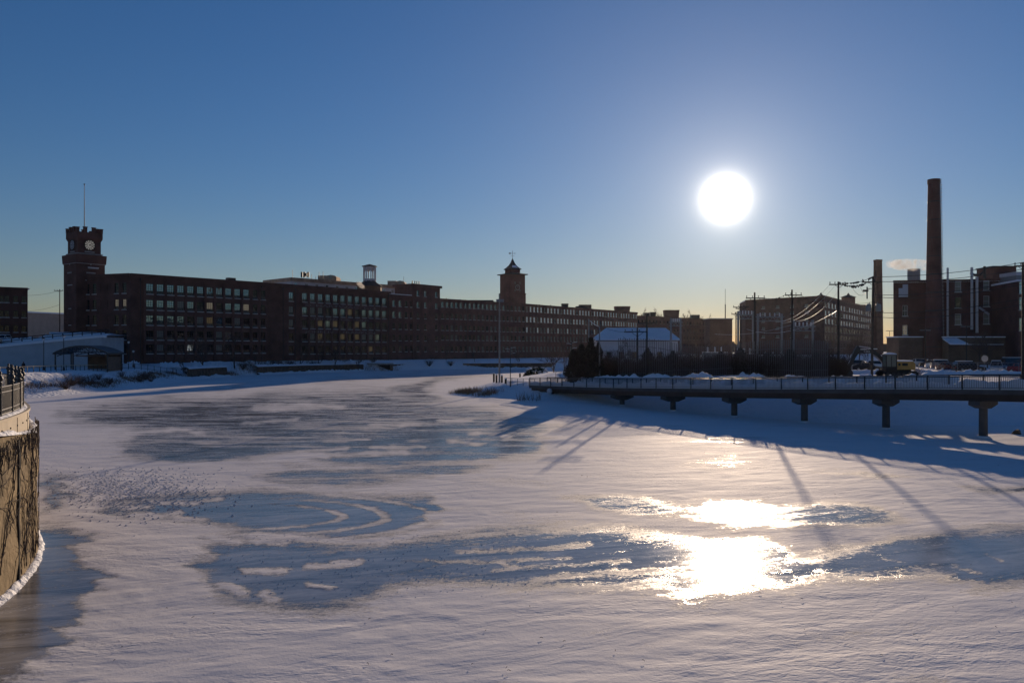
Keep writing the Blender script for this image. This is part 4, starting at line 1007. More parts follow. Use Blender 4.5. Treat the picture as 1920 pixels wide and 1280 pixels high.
def sweep(mb,pts,prof):
    """profile (offset,z) loop swept along pts"""
    n=len(prof); vs=[]
    for i,p in enumerate(pts):
        d=pts[min(i+1,len(pts)-1)]-pts[max(i-1,0)]; d.z=0; d.normalize(); s=Vector((-d.y,d.x,0))
        for a,z in prof: vs.append(p+s*a+Vector((0,0,z)))
    fs=[(i*n+j,i*n+(j+1)%n,(i+1)*n+(j+1)%n,(i+1)*n+j) for i in range(len(pts)-1) for j in range(n)]
    fs+=[tuple(range(n-1,-1,-1)),tuple((len(pts)-1)*n+j for j in range(n))]
    mb.add(vs,fs)
axis=resample(BX[1:],1.0)
root=thing('footbridge','long dark footbridge with railings on round piers, snow along its deck, curving over the ice','footbridge',(41,69.6,0),world=True)
c=MB(); sweep(c,axis,[(-1.75,-.42),(1.75,-.42),(1.75,0),(-1.75,0)]); c.build('deck',M['concrete_pier'],root)
c=MB()
for s in (-1.25,1.25): sweep(c,axis,[(s-.2,-1.0),(s+.2,-1.0),(s+.2,-.85),(s+.06,-.85),(s+.06,-.43),(s-.06,-.43),(s-.06,-.85),(s-.2,-.85)]); c.build('girder',M['deck_steel'],root); c=MB()
def snow_strip(pts,half,hgt,seed,base=.0,rough=0.):
    rows=[];K=7
    pt=resample(pts,.3)
    ss=np.arange(len(pt))*.3; h=hgt*(.45+1.1*fbm(ss*.55,ss*0+seed,4,seed))*(.75+.5*fbm(ss*2.2,ss*0+seed*2,2,seed+5))
    vs=[]; _rj=random.Random(seed)
    for i,p in enumerate(pt):
        d=pt[min(i+1,len(pt)-1)]-pt[max(i-1,0)]; d.z=0; d.normalize(); s=Vector((-d.y,d.x,0))
        for k in range(K):
            a=-1+2*k/(K-1); hj=1+rough*(float(_rj.random())-.5); vs.append(p+s*half*a*hj+Vector((0,0,base+hj*h[i]*max(0,1-abs(a)**2.2)*(.9+.2*((i*7+k*5)%5)/5))))
    fs=[(i*K+k,i*K+k+1,(i+1)*K+k+1,(i+1)*K+k) for i in range(len(pt)-1) for k in range(K-1)]
    return MB().add(vs,fs)
c=MB(); sweep(c,axis,[(-1.6,.0),(1.6,.0),(1.6,.07),(-1.6,.07)]); 
sn_=c.build('deck_snow',M['snow'],root)
snow_strip([tuple(p) for p in offs(axis,-1.15)],.42,.60,5,.05).build('ploughed_ridge',M['snow_lump'],sn_,True)
snow_strip([tuple(p) for p in offs(axis,1.42)],.16,.14,9,.05).build('edge_snow',M['snow_lump'],sn_,True)
for side,o in ((1,1.62),(-1,-1.62)):
    ed=offs(axis,o); c=MB()
    for z,r in ((1.22,.042),(1.08,.028),(.13,.028)): c.tube([p+Vector((0,0,z)) for p in ed],r,6)
    bal=resample([tuple(p) for p in ed],.145)
    for i,p in enumerate(bal): c.box((p.x,p.y,p.z+.6),(.022,.022,.94))
    c.build('railing',M['rail_green'],root)
    ps=resample([tuple(p) for p in ed],3.05)
    for i,p in enumerate(ps):
        q=MB(); q.box((p.x,p.y,p.z+.52),(.1,.1,1.42),.6); q.box((p.x,p.y,p.z-.2),(.16,.16,.25),.6); q.build('rail_post',M['rail_green'],root)
for k in range(3,10):
    x,y,z=BX[k]; zc=z-1.02; d=(Vector(BX[k+1])-Vector(BX[k-1])); d.z=0; d.normalize(); s=Vector((-d.y,d.x,0))
    c=MB(); c.extr([(-1.6,-.34),(-.45,-.66),(.45,-.66),(1.6,-.34),(1.6,0),(-1.6,0)],s,(0,0,1),(x,y,zc),d*.95); cap=c.build('pier_cap',M['concrete_pier'],root)
    c=MB()
    for o in (-1.25,1.25): p=Vector((x,y,zc))+s*o; c.box((p.x,p.y,zc+.09),(.34,.8,.17),math.atan2(d.y,d.x)+R(90)); 
    c.build('bearing',M['black'],cap)
    c=MB(); c.lathe((x,y,0),[(.36,-.6),(.34,zc-.65)],18); c.build('pier_column',M['concrete_pier'],root,False)
    c=MB(); c.lathe((x,y,0),[(.36,-.05),(.62,.02),(.5,.10),(.36,.16)],14); c.build('snow_collar',M['snow_lump'],root,True)
c=MB(); p=axis[-20]
ed=offs(axis,1.8)
for i in range(14,len(ed),7): c.box((ed[i].x,ed[i].y,ed[i].z-.2),(.18,.18,.2),.6)
c.build('deck_lights',M['lamp_lens'],root)
c=MB(); c.ball((5.6,119.5,1.35),.42,8,1.); c.build('utility_dome',M['white_clad'],root)

# ------------------------------------------------------------------ near curved river wall on the left
WP=[(-14.4,6,0),(-14.9,18,0),(-15.4,22.6,0),(-15.85,24.7,0),(-16.35,26.4,0),(-17.3,28.8,0),(-18.35,30.9,0),(-19.7,33,0),(-22.2,36.5,0),(-25.8,41,0),(-32,43.2,0),(-62,45,0)]
wp=resample(WP,.35)
def lw_top(y): return 5.15-(max(24,min(30,y))-24)*.083
root=thing('river_wall','curved tan concrete river wall covered with leafless vines, at the left edge','retaining wall',(-17,28,0),world=True)
vmat=mat('stained_wall_concrete',(.20,.145,.075),.92,noise=(.9,.5),bump=(5,.07))
vs=[];NK=14
wob=lambda i,k: (math.sin(i*.7+k*1.3)+math.sin(i*.31-k*.9))*.02
for i,p in enumerate(wp):
    d=wp[min(i+1,len(wp)-1)]-wp[max(i-1,0)]; d.normalize(); s=Vector((d.y,-d.x,0))
    for k in range(NK): 
        z=-.6+(lw_top(p.y)+.6)*k/(NK-1); vs.append(p+s*(.02+wob(i,k)-(.06 if k==NK-1 else 0))+Vector((0,0,z)))
    vs.append(p-s*.9+Vector((0,0,lw_top(p.y))))
W=NK+1
MB().add(vs,[(i*W+k,(i+1)*W+k,(i+1)*W+k+1,i*W+k+1) for i in range(len(wp)-1) for k in range(W-1)]).build('lower_wall',vmat,root,True)
pin=offs(wp,.27); c=MB(); vs=[]
for i,p in enumerate(pin):
    d=pin[min(i+1,len(pin)-1)]-pin[max(i-1,0)]; d.z=0; d.normalize(); s=Vector((d.y,-d.x,0))
    zb=lw_top(p.y)-.15
    for a,z in ((0,zb),(0,5.40),(.05,5.41),(.05,5.50),(-.40,5.50),(-.40,4.6)): vs.append(Vector((p.x,p.y,0))+s*a+Vector((0,0,z)))
c.add(vs,[(i*6+k,(i+1)*6+k,(i+1)*6+k+1,i*6+k+1) for i in range(len(pin)-1) for k in range(5)])
pm=mat('pale_cast_concrete',(.46,.40,.31),.85,noise=(1.5,.14),bump=(8,.006)); par=c.build('parapet',pm,root)
c=MB(); q=MB()
for i in range(0,len(pin)-1):
    p=pin[i]
    if not 22<p.y<34: continue
    d=pin[i+1]-pin[i-1]; d.z=0; d.normalize(); s=Vector((d.y,-d.x,0)); a=math.atan2(d.y,d.x)
    if i%3==0: p2=p+s*.012; q.box((p2.x,p2.y,5.12),(.055,.03,.055),a)
    if i%7==0: p2=p+s*.004; c.box((p2.x,p2.y,4.95),(.018,.02,.9),a)
c.build('joints',M['stone'],par); q.build('tie_holes',M['black'],par)
c=MB(); p=min(wp,key=lambda v:abs(v.y-26.6)+(0 if v.x>-18 else 9)); d=Vector((-.45,.9,0)).normalized(); s=Vector((d.y,-d.x,0))
c.tube([p+s*(.035+.01*math.sin(z*5))+d*(.05*math.sin(z*2.1))+Vector((0,0,z)) for z in np.arange(0,4.9,.25)],.05,6); c.build('joint_crack',M['black'],root)
snow_strip([(p.x,p.y,lw_top(p.y)) for p in offs(wp,.13)],.16,.12,3,-.02,.7).build('ledge_snow',M['snow_lump'],root,True)
snow_strip([(p.x,p.y,5.5) for p in offs(wp,.48)],.17,.07,4,-.01).build('coping_snow',M['snow_lump'],root,True)
snow_strip([(p.x,p.y,.0) for p in offs(wp,-.06)],.20,.13,8,-.02,.55).build('ice_foot',M['snow_lump'],root,True)
# leafless creeper over the wall face
vr=random.Random(11); c=MB(); wl_=[p for p in wp]
def wallpt(sx,z,o):
    i=max(0,min(len(wl_)-2,int(sx/.35))); f=sx/.35-i; p=wl_[i].lerp(wl_[i+1],f); d=(wl_[min(i+2,len(wl_)-1)]-wl_[max(i-1,0)]).normalized(); s=Vector((d.y,-d.x,0))
    return p+s*(.045+o)+Vector((0,0,z))
s0=next(i for i,p in enumerate(wl_) if p.y>22)*.35; s1=next(i for i,p in enumerate(wl_) if p.y>33.5)*.35
def creeper(sx,z,ang,ln,r,dep):
    pts=[];
    for k in range(int(ln/.16)):
        pts.append(wallpt(sx,z,vr.uniform(0,.03))); ang+=vr.gauss(0,.22); sx+=math.cos(ang)*.16; z+=math.sin(ang)*.16
        if not s0-2<sx<s1+2 or not .15<z<lw_top(26)-.1: break
        if dep and vr.random()<.14: creeper(sx,z,ang+vr.choice((-1,1))*vr.uniform(.4,1.1),ln*vr.uniform(.3,.6),r*.6,dep-1)
    if len(pts)>2: c.tube(pts,r,4,r*.35,False)
for k in range(62):
    sx=vr.uniform(s0,s1); creeper(sx,vr.choice((.2,.3,lw_top(26)-.3)) if k%3 else vr.uniform(.5,4),vr.uniform(.7,2.4)*(1 if k%3!=2 else -1),vr.uniform(2.0,4.5),vr.uniform(.010,.024),2)
for k in range(240):
    sx=vr.uniform(s0,s1); z=lw_top(26)-vr.uniform(.05,.5)
    creeper(sx,z,vr.uniform(-2.6,-.4),vr.uniform(.4,1.1),.014,0)
tag(c.build('creeping_vines',M['bark']),'leafless brown creeper stems spread over the tan river wall','vine',kind='stuff')
# snowy promenade deck behind
c=MB(); poly=[(p.x,p.y) for p in offs(wp,.66)]; c.add([(x,y,5.08) for x,y in poly]+[(-62,6,5.08)],[tuple(range(len(poly)))+(len(poly),)]); tag(c.build('promenade',M['snow']),'snow-covered promenade behind the near wall','path',kind='structure')
# ornamental fence on the parapet
root=thing('promenade_fence','black picket fence with urn finials curving along the top of the near wall','fence',(-17,28,5.5),world=True)
fpt=[p for p in offs(wp,.48) if p.y>16]; fl=[(p.x,p.y,5.5) for p in fpt]
c=MB()
for z,r in ((1.0,.03),(.82,.026),(.24,.026),(.09,.03)): c.tube([Vector(p)+Vector((0,0,z)) for p in fl],r,6)
c.build('rails',M['metal_dark'],root)
c=MB()
for p in resample(fl,.125): c.box((p.x,p.y,5.5+.52),(.018,.018,.92))
c.build('pickets',M['metal_dark'],root)
for p in resample(fl,1.72):
    q=MB(); q.box((p.x,p.y,5.5+.55),(.10,.10,1.15),.5); b=q.build('post',M['metal_dark'],root)
    q=MB(); q.lathe((p.x,p.y,6.62),[(.07,0),(.08,.03),(.035,.06),(.09,.12),(.095,.2),(.05,.26),(.03,.3),(.055,.34),(.04,.39),(.005,.41)],10); q.build('finial',M['metal_dark'],b,True)

# ------------------------------------------------------------------ left bank: path fence, ramp, shelter, lamps, person
def simple_fence(name,label,pts,h,step,m,cat='fence',rails=(1.0,),bal=None,toplight=None):
    P=[(x,y,ground_z(x,y)) for x,y in pts]; pp=resample(P,step)
    root=thing(name,label,cat,tuple(pp[0]),world=True)
    c=MB()
    for f in rails: c.tube([p+Vector((0,0,h*f)) for p in pp],.035 if f<1 or not toplight else .06,5)
    c.build('rails',[M[toplight or m]],root)
    for p in pp: q=MB(); q.box((p.x,p.y,p.z+h/2-.1),(.09,.09,h+.2)); q.build('post',M[m],root)
    if bal:
        c=MB()
        for p in resample(P,bal): c.box((p.x,p.y,p.z+h*.5),(.025,.025,h*.86))
        c.build('pickets',M[m],root)
    return root
M['handrail']=mat('sun_yellow_handrail',(.5,.38,.22),.35)  # warm tan colour stands in for the sun's gleam along the rail
simple_fence('path_fence','low post fence with a handrail coloured sunlit yellow along the left riverside path',[(gx(-60,132),132),(gx(0,138),138),(gx(100,151),151),(gx(203,170),170)],1.1,1.55,'metal_dark',rails=(1.0,),toplight='handrail')
simple_fence('picket_fence','dark picket fence on the shaded bank below the clock tower mill',[(gx(206,171),171),(gx(260,182),182),(gx(331,196),196)],1.25,2.4,'metal_dark',rails=(.95,.2),bal=.35)
# concrete ramp
rampz=lambda px: 7.35+max(0,min(1,(px+60)/250))*3.0
pts=[(-90,172),(-30,174),(40,177),(110,181),(160,184),(190,187)]
RP=[Vector((gx(px,Y),Y,rampz(px))) for px,Y in pts]
root=thing('road_ramp','pale concrete ramp wall topped with snow and a low guard rail, below the clock tower','ramp',(gx(60,180),180,3),world=True)
c=MB(); vs=[]; n=len(RP)
back=[(p.x-3,p.y+17,p.z) for p in RP]
for p,bk_ in zip(RP,back): vs+=[(p.x,p.y,2.4),(p.x,p.y,p.z),(bk_[0],bk_[1],bk_[2]),(bk_[0],bk_[1],2.4)]
fs=[(i*4+k,(i+1)*4+k,(i+1)*4+k+1,i*4+k+1) for i in range(n-1) for k in range(3)]+[((n-1)*4,(n-1)*4+1,(n-1)*4+2,(n-1)*4+3)]
c.add(vs,fs); c.build('wall',mat('ramp_concrete',(.40,.42,.44),.85,noise=(.5,.14)),root)
c=MB(); vs=[]
for p in RP: vs+=[(p.x,p.y-.25,p.z-.15),(p.x,p.y-.3,p.z+.25),(p.x,p.y+2.2,p.z+.85),(p.x,p.y+6,p.z+.55),(p.x-3,p.y+17,p.z+.6)]
vs+= [ (v[0]+1.4,v[1],v[2]) for v in vs[-5:]]
c.add(vs,[(i*5+k,(i+1)*5+k,(i+1)*5+k+1,i*5+k+1) for i in range(n) for k in range(4)]); c.build('snow_cover',M['snow_lump'],root,True)
rr_=[(p.x,p.y+2.0,p.z+.8) for p in RP]; rr_[-1]=(rr_[-1][0]+.8,rr_[-1][1],rr_[-1][2]); c=MB()
for z in (.45,.95): c.tube([Vector(p)+Vector((0,0,z)) for p in rr_],.09,5)
for p in resample(rr_,2.0): c.box((p.x,p.y,p.z+.45),(.16,.16,1.2))
c.build('guard_rail',M['metal_dark'],root)
c=MB(); c.prism([(gx(-80,186),186),(gx(60,192),192),(gx(100,197),197),(gx(120,215),215),(gx(-80,205),205)],3,lambda p:8.7+(p[1]-186)*.07); c.build('shoulder',M['black'],root)
snow_strip([(gx(-60,187),187,9.0),(gx(30,190),190,9.3),(gx(80,194),194,9.9),(gx(112,196),196,10.2)],1.2,.8,12).build('snow_bank',M['snow_lump'],root,True)
c=MB(); c.prism([(gx(98,199),199),(gx(192,199),199),(gx(196,209),209),(gx(92,209),209)],3,lambda p:11.1+(p[1]-199)*.08); c.build('upper_snow',M['snow'],root)
# arched shelter
Ys=166; x0,x1=gx(101,Ys),gx(204,Ys); g=3.2; ht=zz(647.5,Ys); he=zz(661.5,Ys)
root=thing('arched_shelter','dark arched steel shelter on posts beside the left riverside path','shelter',((x0+x1)/2,Ys,g),world=True)
K=14; top=[]
for k in range(K+1):
    t=k/K; x=x0+(x1-x0)*t; top.append((x,he+(ht-he)*math.sin(math.pi*t)**.85))
c=MB(); pr=[(x,z) for x,z in top]+[(x,z-.32) for x,z in reversed(top)]
c.extr(pr,(1,0,0),(0,0,1),(0,Ys+3,0),(0,7,0)); c.build('arched_roof',M['metal_dark'],root)
c=MB()
for Yq in (Ys-.3,Ys+6.3):
    c.tube([(x,Yq,z-1.0-.35*math.sin(math.pi*i/K)) for i,(x,z) in enumerate(top) if 1<=i<=K-1],.09,5)
    for i in range(1,K-1):
        a,b=top[i],top[i+1]; c.tube([(a[0],Yq,a[1]-.3),(b[0],Yq,b[1]-1.2)],.05,4); c.tube([(b[0],Yq,b[1]-.3),(b[0],Yq,b[1]-1.2)],.05,4)
c.build('arch_truss',M['metal_dark'],root)
for xq in (x0+.3,x0+4.0,x1-.3):
    for Yq in (Ys,Ys+6):
        c=MB(); c.box((xq,Yq,(g+he)/2-.2),(.22,.22,he-g+.4)); c.build('post',M['metal_dark'],root)
c=MB(); c.box(((x0+4+x1)/2,Ys+5.5,g+1.5),(x1-x0-4.6,.3,3.4)); c.box((x1-.4,Ys+3,g+1.5),(.2,5,3.4)); c.box(((x0+4+x1)/2,Ys+3,g+2.9),(x1-x0-4.6,5,.25)); c.build('screen_wall',M['brick_brown'],root)
# lamp posts
def lantern(px,Y,ytop,label,group='lamp posts on the left bank',zb=None):
    x=gx(px,Y); zb=ground_z(x,Y) if zb is None else zb; zt=zz(ytop,Y)
    root=thing('lamp_post',label,'lamp post',(x,Y,zb),world=True,group=group)
    c=MB(); c.lathe((x,Y,zb),[(.22,-.2),(.22,.5),(.12,.7),(.08,1.0),(.07,zt-zb-.7)],10); c.build('pole',M['metal_dark'],root)
    c=MB(); c.lathe((x,Y,zt-.72),[(.10,0),(.20,.08),(.26,.42),(.14,.5)],8); h=c.build('lantern',M['lamp_globe'],root)
    c=MB(); c.lathe((x,Y,zt-.22),[(.32,0),(.16,.14),(.03,.22),(.02,.3)],8); c.build('lantern_cap',M['metal_dark'],h)
lantern(82,160,632.5,'black lamp post with a frosted lantern standing before the pale ramp wall')
lantern(119.5,162,627.5,'black lamp post standing by the left end of the arched shelter')
lantern(250,186,655,'black lamp post on the snow under the corner of the clock tower mill')
lantern(241,190,638,'taller dark lamp post nearest the mill corner, behind the picket fence')
# dark bin-like pier on the shore
# person walking the path
def person(px,Y,label):
    x=gx(px,Y); zb=ground_z(x,Y)+.02
    V=[(0,0,.95),(0,0,1.15),(0,0,1.40),(0,.0,1.52),(0,-.02,1.66),(-.19,0,1.42),(-.27,-.05,1.15),(-.25,-.25,1.0),(.19,0,1.42),(.27,-.05,1.15),(.22,-.25,1.02),(-.10,0,.92),(-.12,-.12,.5),(-.12,.02,.08),(-.12,-.16,.04),(.10,0,.92),(.11,.1,.5),(.11,.28,.1),(.11,.14,.05)]
    E=[(0,1),(1,2),(2,3),(3,4),(2,5),(5,6),(6,7),(2,8),(8,9),(9,10),(0,11),(11,12),(12,13),(13,14),(0,15),(15,16),(16,17),(17,18)]
    rad=[.2,.2,.21,.075,.115,.09,.065,.05,.09,.065,.05,.12,.085,.06,.05,.12,.085,.06,.05]
    me=bpy.data.meshes.new('body'); me.from_pydata(V,E,[]); o=bpy.data.objects.new('tmp',me); COL.objects.link(o)
    m=o.modifiers.new('s','SKIN'); 
    for i,sv in enumerate(me.skin_vertices[0].data): sv.radius=(rad[i],rad[i]*.85); sv.use_root=(i==0)
    o.modifiers.new('d','SUBSURF').levels=2
    me2=bpy.data.meshes.new_from_object(o.evaluated_get(bpy.context.evaluated_depsgraph_get())); bpy.data.objects.remove(o)
    root=thing('person',label,'person',(x,Y,zb),R(25))
    me2.materials.clear(); me2.materials.append(M['coat']); me2.materials.append(M['skin'])
    for p in me2.polygons: p.material_index=1 if p.center.z>1.56 and p.center.y<0.03 else 0; p.use_smooth=True
    b=bpy.data.objects.new('body',me2); COL.objects.link(b); b.parent=root
    c=MB(); c.lathe((0,0.01,1.62),[(.125,-.02),(.135,.05),(.12,.13),(.06,.18),(.01,.2)],10); c.build('knit_hat',M['coat'],root,True)
    c=MB(); c.lathe((0,0,.62),[(.27,0),(.24,.3),(.23,.6),(.22,.82),(.1,.88)],12); c.build('long_coat',M['coat'],root,True)
    c=MB(); c.extr([(-.12,0),(.14,0),(.12,.34),(-.10,.34)],(0,1,0),(0,0,1),(.30,-.24,.55),(.09,0,0)); c.tube([(.3,-.3,.88),(.27,-.27,1.02),(.3,-.14,.88)],.012,4); tag(c.build('shopping_bag',M['white_clad'],None),'pale carrier bag hanging at the walking person\'s side on the left path','bag')
    bg_=bpy.data.objects['shopping_bag']; bg_.location=(x,Y,zb); bg_.rotation_euler=(0,0,R(25))
person(44,147,'person in a long dark coat and hat walking on the left riverside path')

# ------------------------------------------------------------------ shore walls along the far bank
def shore_wall(name,label,pts,h,m='stone',th=.8):
    P=[Vector((x,y,0)) for x,y in pts]; pp=resample([tuple(p) for p in P],.6)
    root=thing(name,label,'retaining wall',tuple(pp[0]),world=True); vs=[]
    hr=random.Random(hash(label)%999 if False else len(label)*31)
    for i,p in enumerate(pp):
        d=pp[min(i+1,len(pp)-1)]-pp[max(i-1,0)]; d.normalize(); s=Vector((d.y,-d.x,0)); hh=h*hr.uniform(.92,1.05)
        for a,z in ((.3,-.6),(.22+hr.uniform(-.12,.12),hh*.3),(.12+hr.uniform(-.12,.12),hh*.65),(hr.uniform(-.1,.1),hh),(-th*2,hh)): vs.append(p+s*a+Vector((0,0,z)))
    MB().add(vs,[(i*5+k,(i+1)*5+k,(i+1)*5+k+1,i*5+k+1) for i in range(len(pp)-1) for k in range(4)]).build('stonework',M[m],root)
    snow_strip([(p.x,p.y,h-.1) for p in offs(pp,.5)],1.1,.55,len(label)).build('snow_cap',M['snow_lump'],root,True)
    snow_strip([(p.x,p.y,-.05) for p in offs(pp,-.6)],1.1,.65,len(label)+3).build('snow_foot',M['snow_lump'],root,True)
shore_wall('stone_wall','low brown fieldstone bank wall below the tall paned windows of the clock tower mill',[(gx(350,196),196),(gx(385,206),206),(gx(425,216),216)],2.7)
shore_wall('stone_wall','long low dark stone bank wall below the lettered mill, left of the culvert',[(gx(480,232),232),(gx(560,249),249),(gx(620,258),258),(gx(681,268),268)],2.4)
shore_wall('stone_wall','low stone bank wall just right of the dark culvert mouth',[(gx(733,277),277),(gx(790,288),288)],2.2)
shore_wall('stone_wall','long low brown bank wall across the channel behind the tall light pole',[(gx(868,293),293),(gx(950,297),297),(gx(1036,300),300)],2.2)
Yq=272; x0,x1=gx(684,Yq),gx(731,Yq)
root=thing('culvert','dark culvert mouth with a concrete lintel at the foot of the mill bank','culvert',((x0+x1)/2,Yq,0),world=True)
c=MB(); c.box(((x0+x1)/2,Yq+1.5,2.35),(x1-x0+1.6,3.4,.55),.25); c.build('lintel',M['concrete'],root)
c=MB(); c.box((x0-.1,Yq+.3,.9),(.8,3.4,2.35),.25); c.box((x1+.1,Yq+2.6,.9),(.8,3.4,2.35),.25); c.build('side_wall',M['stone'],root)
c=MB(); c.box(((x0+x1)/2,Yq+1.7,.9),(x1-x0,.5,2.6),.25); c.build('shade_block',M['black'],root)  # solid black block stands in for the shade inside the culvert
snow_strip([(x0-.7,Yq+.6,2.62),(x1+.7,Yq+2.8,2.62)],1.4,.3,21).build('snow_cap',M['snow_lump'],root,True)

# ------------------------------------------------------------------ trees and shrubs
def bare_tree(name,seed,h,spread=.5,levels=4,n0=5,tr=.16,lean=0.):
    r=random.Random(seed); T=MB(); Cn=MB()
    def limb(mb,p,d,l,rad,lev):
        pts=[p]; q=p.copy(); k=4; dd=d.copy()
        for i in range(k):
            dd=(dd+Vector((r.gauss(0,.12),r.gauss(0,.12),.06))).normalized(); q=q+dd*l/k; pts.append(q.copy())
        mb.tube(pts,rad,5 if lev<1 else 3,rad*.5,False)
        if lev>=levels: return
        nb=n0 if lev==0 else r.randint(3,4)
        for i in range(nb):
            t=r.uniform(.3,1.) if lev else r.uniform(.35,1.); b=pts[min(k,max(1,int(t*k)))]
            a=r.uniform(0,2*math.pi); sp=spread*r.uniform(.7,1.4)
            u=dd.cross(Vector((0,0,1)));u=u if u.length>.05 else Vector((1,0,0)); u.normalize(); w_=dd.cross(u)
            nd=(dd+(u*math.cos(a)+w_*math.sin(a))*sp).normalized()
            limb(Cn,b,nd,l*r.uniform(.5,.75),max(.02,rad*.52),lev+1)
    limb(T,Vector((0,0,-.2)),Vector((lean,0,1)).normalized(),h*.5,tr,0)
    return T,Cn
TREES=[]
def make_tree(seed,h,label,loc,group,**k):
    T,Cn=bare_tree('t',seed,h,**k); root=thing('bare_tree',label,'tree',loc,group=group)
    T.build('trunk',M['bark'],root); Cn.build('crown',M['twig'],root); return root
def evergreen_mesh(seed,h,rad,n=3600,cone=1.0):
    r=random.Random(seed); c=MB()
    for i in range(n):
        t=r.random()**.8; z=h*(.03+.97*t); rr=rad*(1-t**1.6)**.7*(.75+.35*math.sin(z*3.1+seed)*r.random())*math.sqrt(r.uniform(.25,1)); a=r.uniform(0,2*math.pi)
        p=Vector((rr*math.cos(a),rr*math.sin(a),z)); s=r.uniform(.06,.17)*(h/4.5)**.5
        u=Vector((r.gauss(0,1),r.gauss(0,1),r.gauss(0,.6))).normalized(); v=Vector((r.gauss(0,.5),r.gauss(0,.5),1.2)).normalized()
        c.quad(p-u*s*.4,p+u*s*.4,p+u*s*.22+v*s*2.2,p-u*s*.22+v*s*2.2)
    return c
def make_evergreen(seed,h,rad,label,loc,group,n=3600):
    root=thing('evergreen_tree',label,'evergreen',loc,group=group)
    evergreen_mesh(seed,h,rad,n).build('crown',M['evergreen'],root); c=MB(); c.tube([(0,0,-.3),(0,0,h*.55)],.09,6,.03); c.build('trunk',M['bark'],root); return root
# dark evergreens behind the bridge
ev=[make_evergreen(1,6.0,1.25,'x',(0,0,0),None,5200),make_evergreen(2,4.4,1.35,'x',(0,0,0),None),make_evergreen(3,4.6,1.15,'x',(0,0,0),None)]
evr=random.Random(5)
def evg(px,Y,ytop,label,group,kind):
    x=gx(px,Y); zb=ground_z(x,Y)-.1; hh=zz(ytop,Y)-zb; base=(6.0,4.4,4.6)[kind]
    w_=evr.uniform(1.1,1.6); return copy_tree(ev[kind],(x,Y,zb),evr.uniform(0,6),label,group,(w_,w_,hh/base))
GE='dark evergreens along the slatted screen'
evg(1075,122,659,'leftmost dark evergreen, rounded and low, beside the double lamp post',GE,1)
evg(1090,122,650,'second dark evergreen from the left, shoulder of the clump by the lamp post',GE,1)
evg(1108,121,637,'tall pointed dark evergreen at the left end of the slatted screen',GE,0)
evg(1122,124,645,'slim dark evergreen just right of the tallest pointed one',GE,2)
for i,px in enumerate((1139,1176,1214,1262,1305,1352,1388,1437,1482,1531)):
    Y=126-(px-1136)*.046+evr.uniform(-1,2); yt=(668,676,655,660,672,661,655,664,657,662)[i]
    evg(px,Y,yt,'dark evergreen among the leafless brush behind the slatted screen and footbridge',GE,0 if i%3==1 else 2)
for o in ev:
    for c_ in kids(o): bpy.data.objects.remove(c_)
    bpy.data.objects.remove(o)
# bare trees: build a few, copy the rest
GT='bare trees along the far bank'
tr_=[make_tree(11,10,'x',(0,0,0),None),make_tree(12,9,'x',(0,0,0),None,spread=.7,n0=6),make_tree(13,8,'x',(0,0,0),None,spread=.4,n0=4,tr=.1),make_tree(14,6,'x',(0,0,0),None,spread=.8,n0=7,tr=.07,levels=3)]
HB=(10,9,8,6)
def bt(k,px,Y,ytop,label,group,zb=None):
    x=gx(px,Y); zb=ground_z(x,Y)-.1 if zb is None else zb; hh=zz(ytop,Y)-zb; s=hh/(HB[k]*.98); w_=evr.uniform(.85,1.15)
    return copy_tree(tr_[k],(x,Y,zb),evr.uniform(0,6),label,group,(s*w_,s*w_,s))
for k,px,Y,yt,lb in ((1,383,207,606,'broad bare tree before the middle of the clock tower mill'),(0,440,226,600,'tall bare tree before the right half of the clock tower mill'),(2,345,200,640,'small bare tree left of the brown stone bank wall'),
    (2,480,235,640,'thin bare tree at the right end of the clock tower mill'),(0,562,251,620,'bare tree with a pale trunk at the left corner of the lettered mill'),(2,596,255,612,'slender pale bare tree before the lettered mill'),(1,628,258,634,'spreading bare tree before the middle of the lettered mill'),
    (2,672,265,650,'short bare tree just left of the culvert'),(1,836,294,634,'lone dark bare tree on the snowy point below the long mill'),(2,890,296,640,'thin bare tree left of the tall light pole, across the channel'),(0,975,300,640,'bare tree across the channel right of the tall light pole')):
    bt(k,px,Y,yt,lb,GT)
GR='bare trees behind the peninsula'
for k,px,Y,yt,lb in ((1,1040,205,625,'bushy bare tree farthest left behind the peninsula lamp'),(0,1058,200,610,'bare tree directly behind the double lamp post'),(1,1085,190,615,'bare tree between the double lamp post and the snowy roof'),(0,1103,186,606,'tall bare tree touching the left end of the snowy roof'),
    (3,1155,126,622,'fine-twigged bare shrub tree standing against the snowy roof'),(1,1300,230,616,'bare tree right of the snowy roof'),(0,1322,235,610,'bare tree left of the windowless utility block')):
    bt(k,px,Y,yt,lb,GR)
GS='leafless trees on the far skyline'
for k,px,Y,yt,lb in ((1,1203,560,574,'small round leafless tree on the skyline, leftmost'),(1,1234,560,573,'larger leafless tree on the skyline behind the roof house'),(0,1284,570,578,'leafless tree on the skyline, left of the widest one'),(1,1299,575,577,'widest leafless tree on the skyline'),(0,1313,570,582,'leafless tree on the skyline, right of the widest one'),(1,1327,580,586,'last small leafless tree on the skyline towards the sun')):
    bt(k,px,Y,yt,lb,GS,20)
GQ='brown leafless trees beside the parking lot'
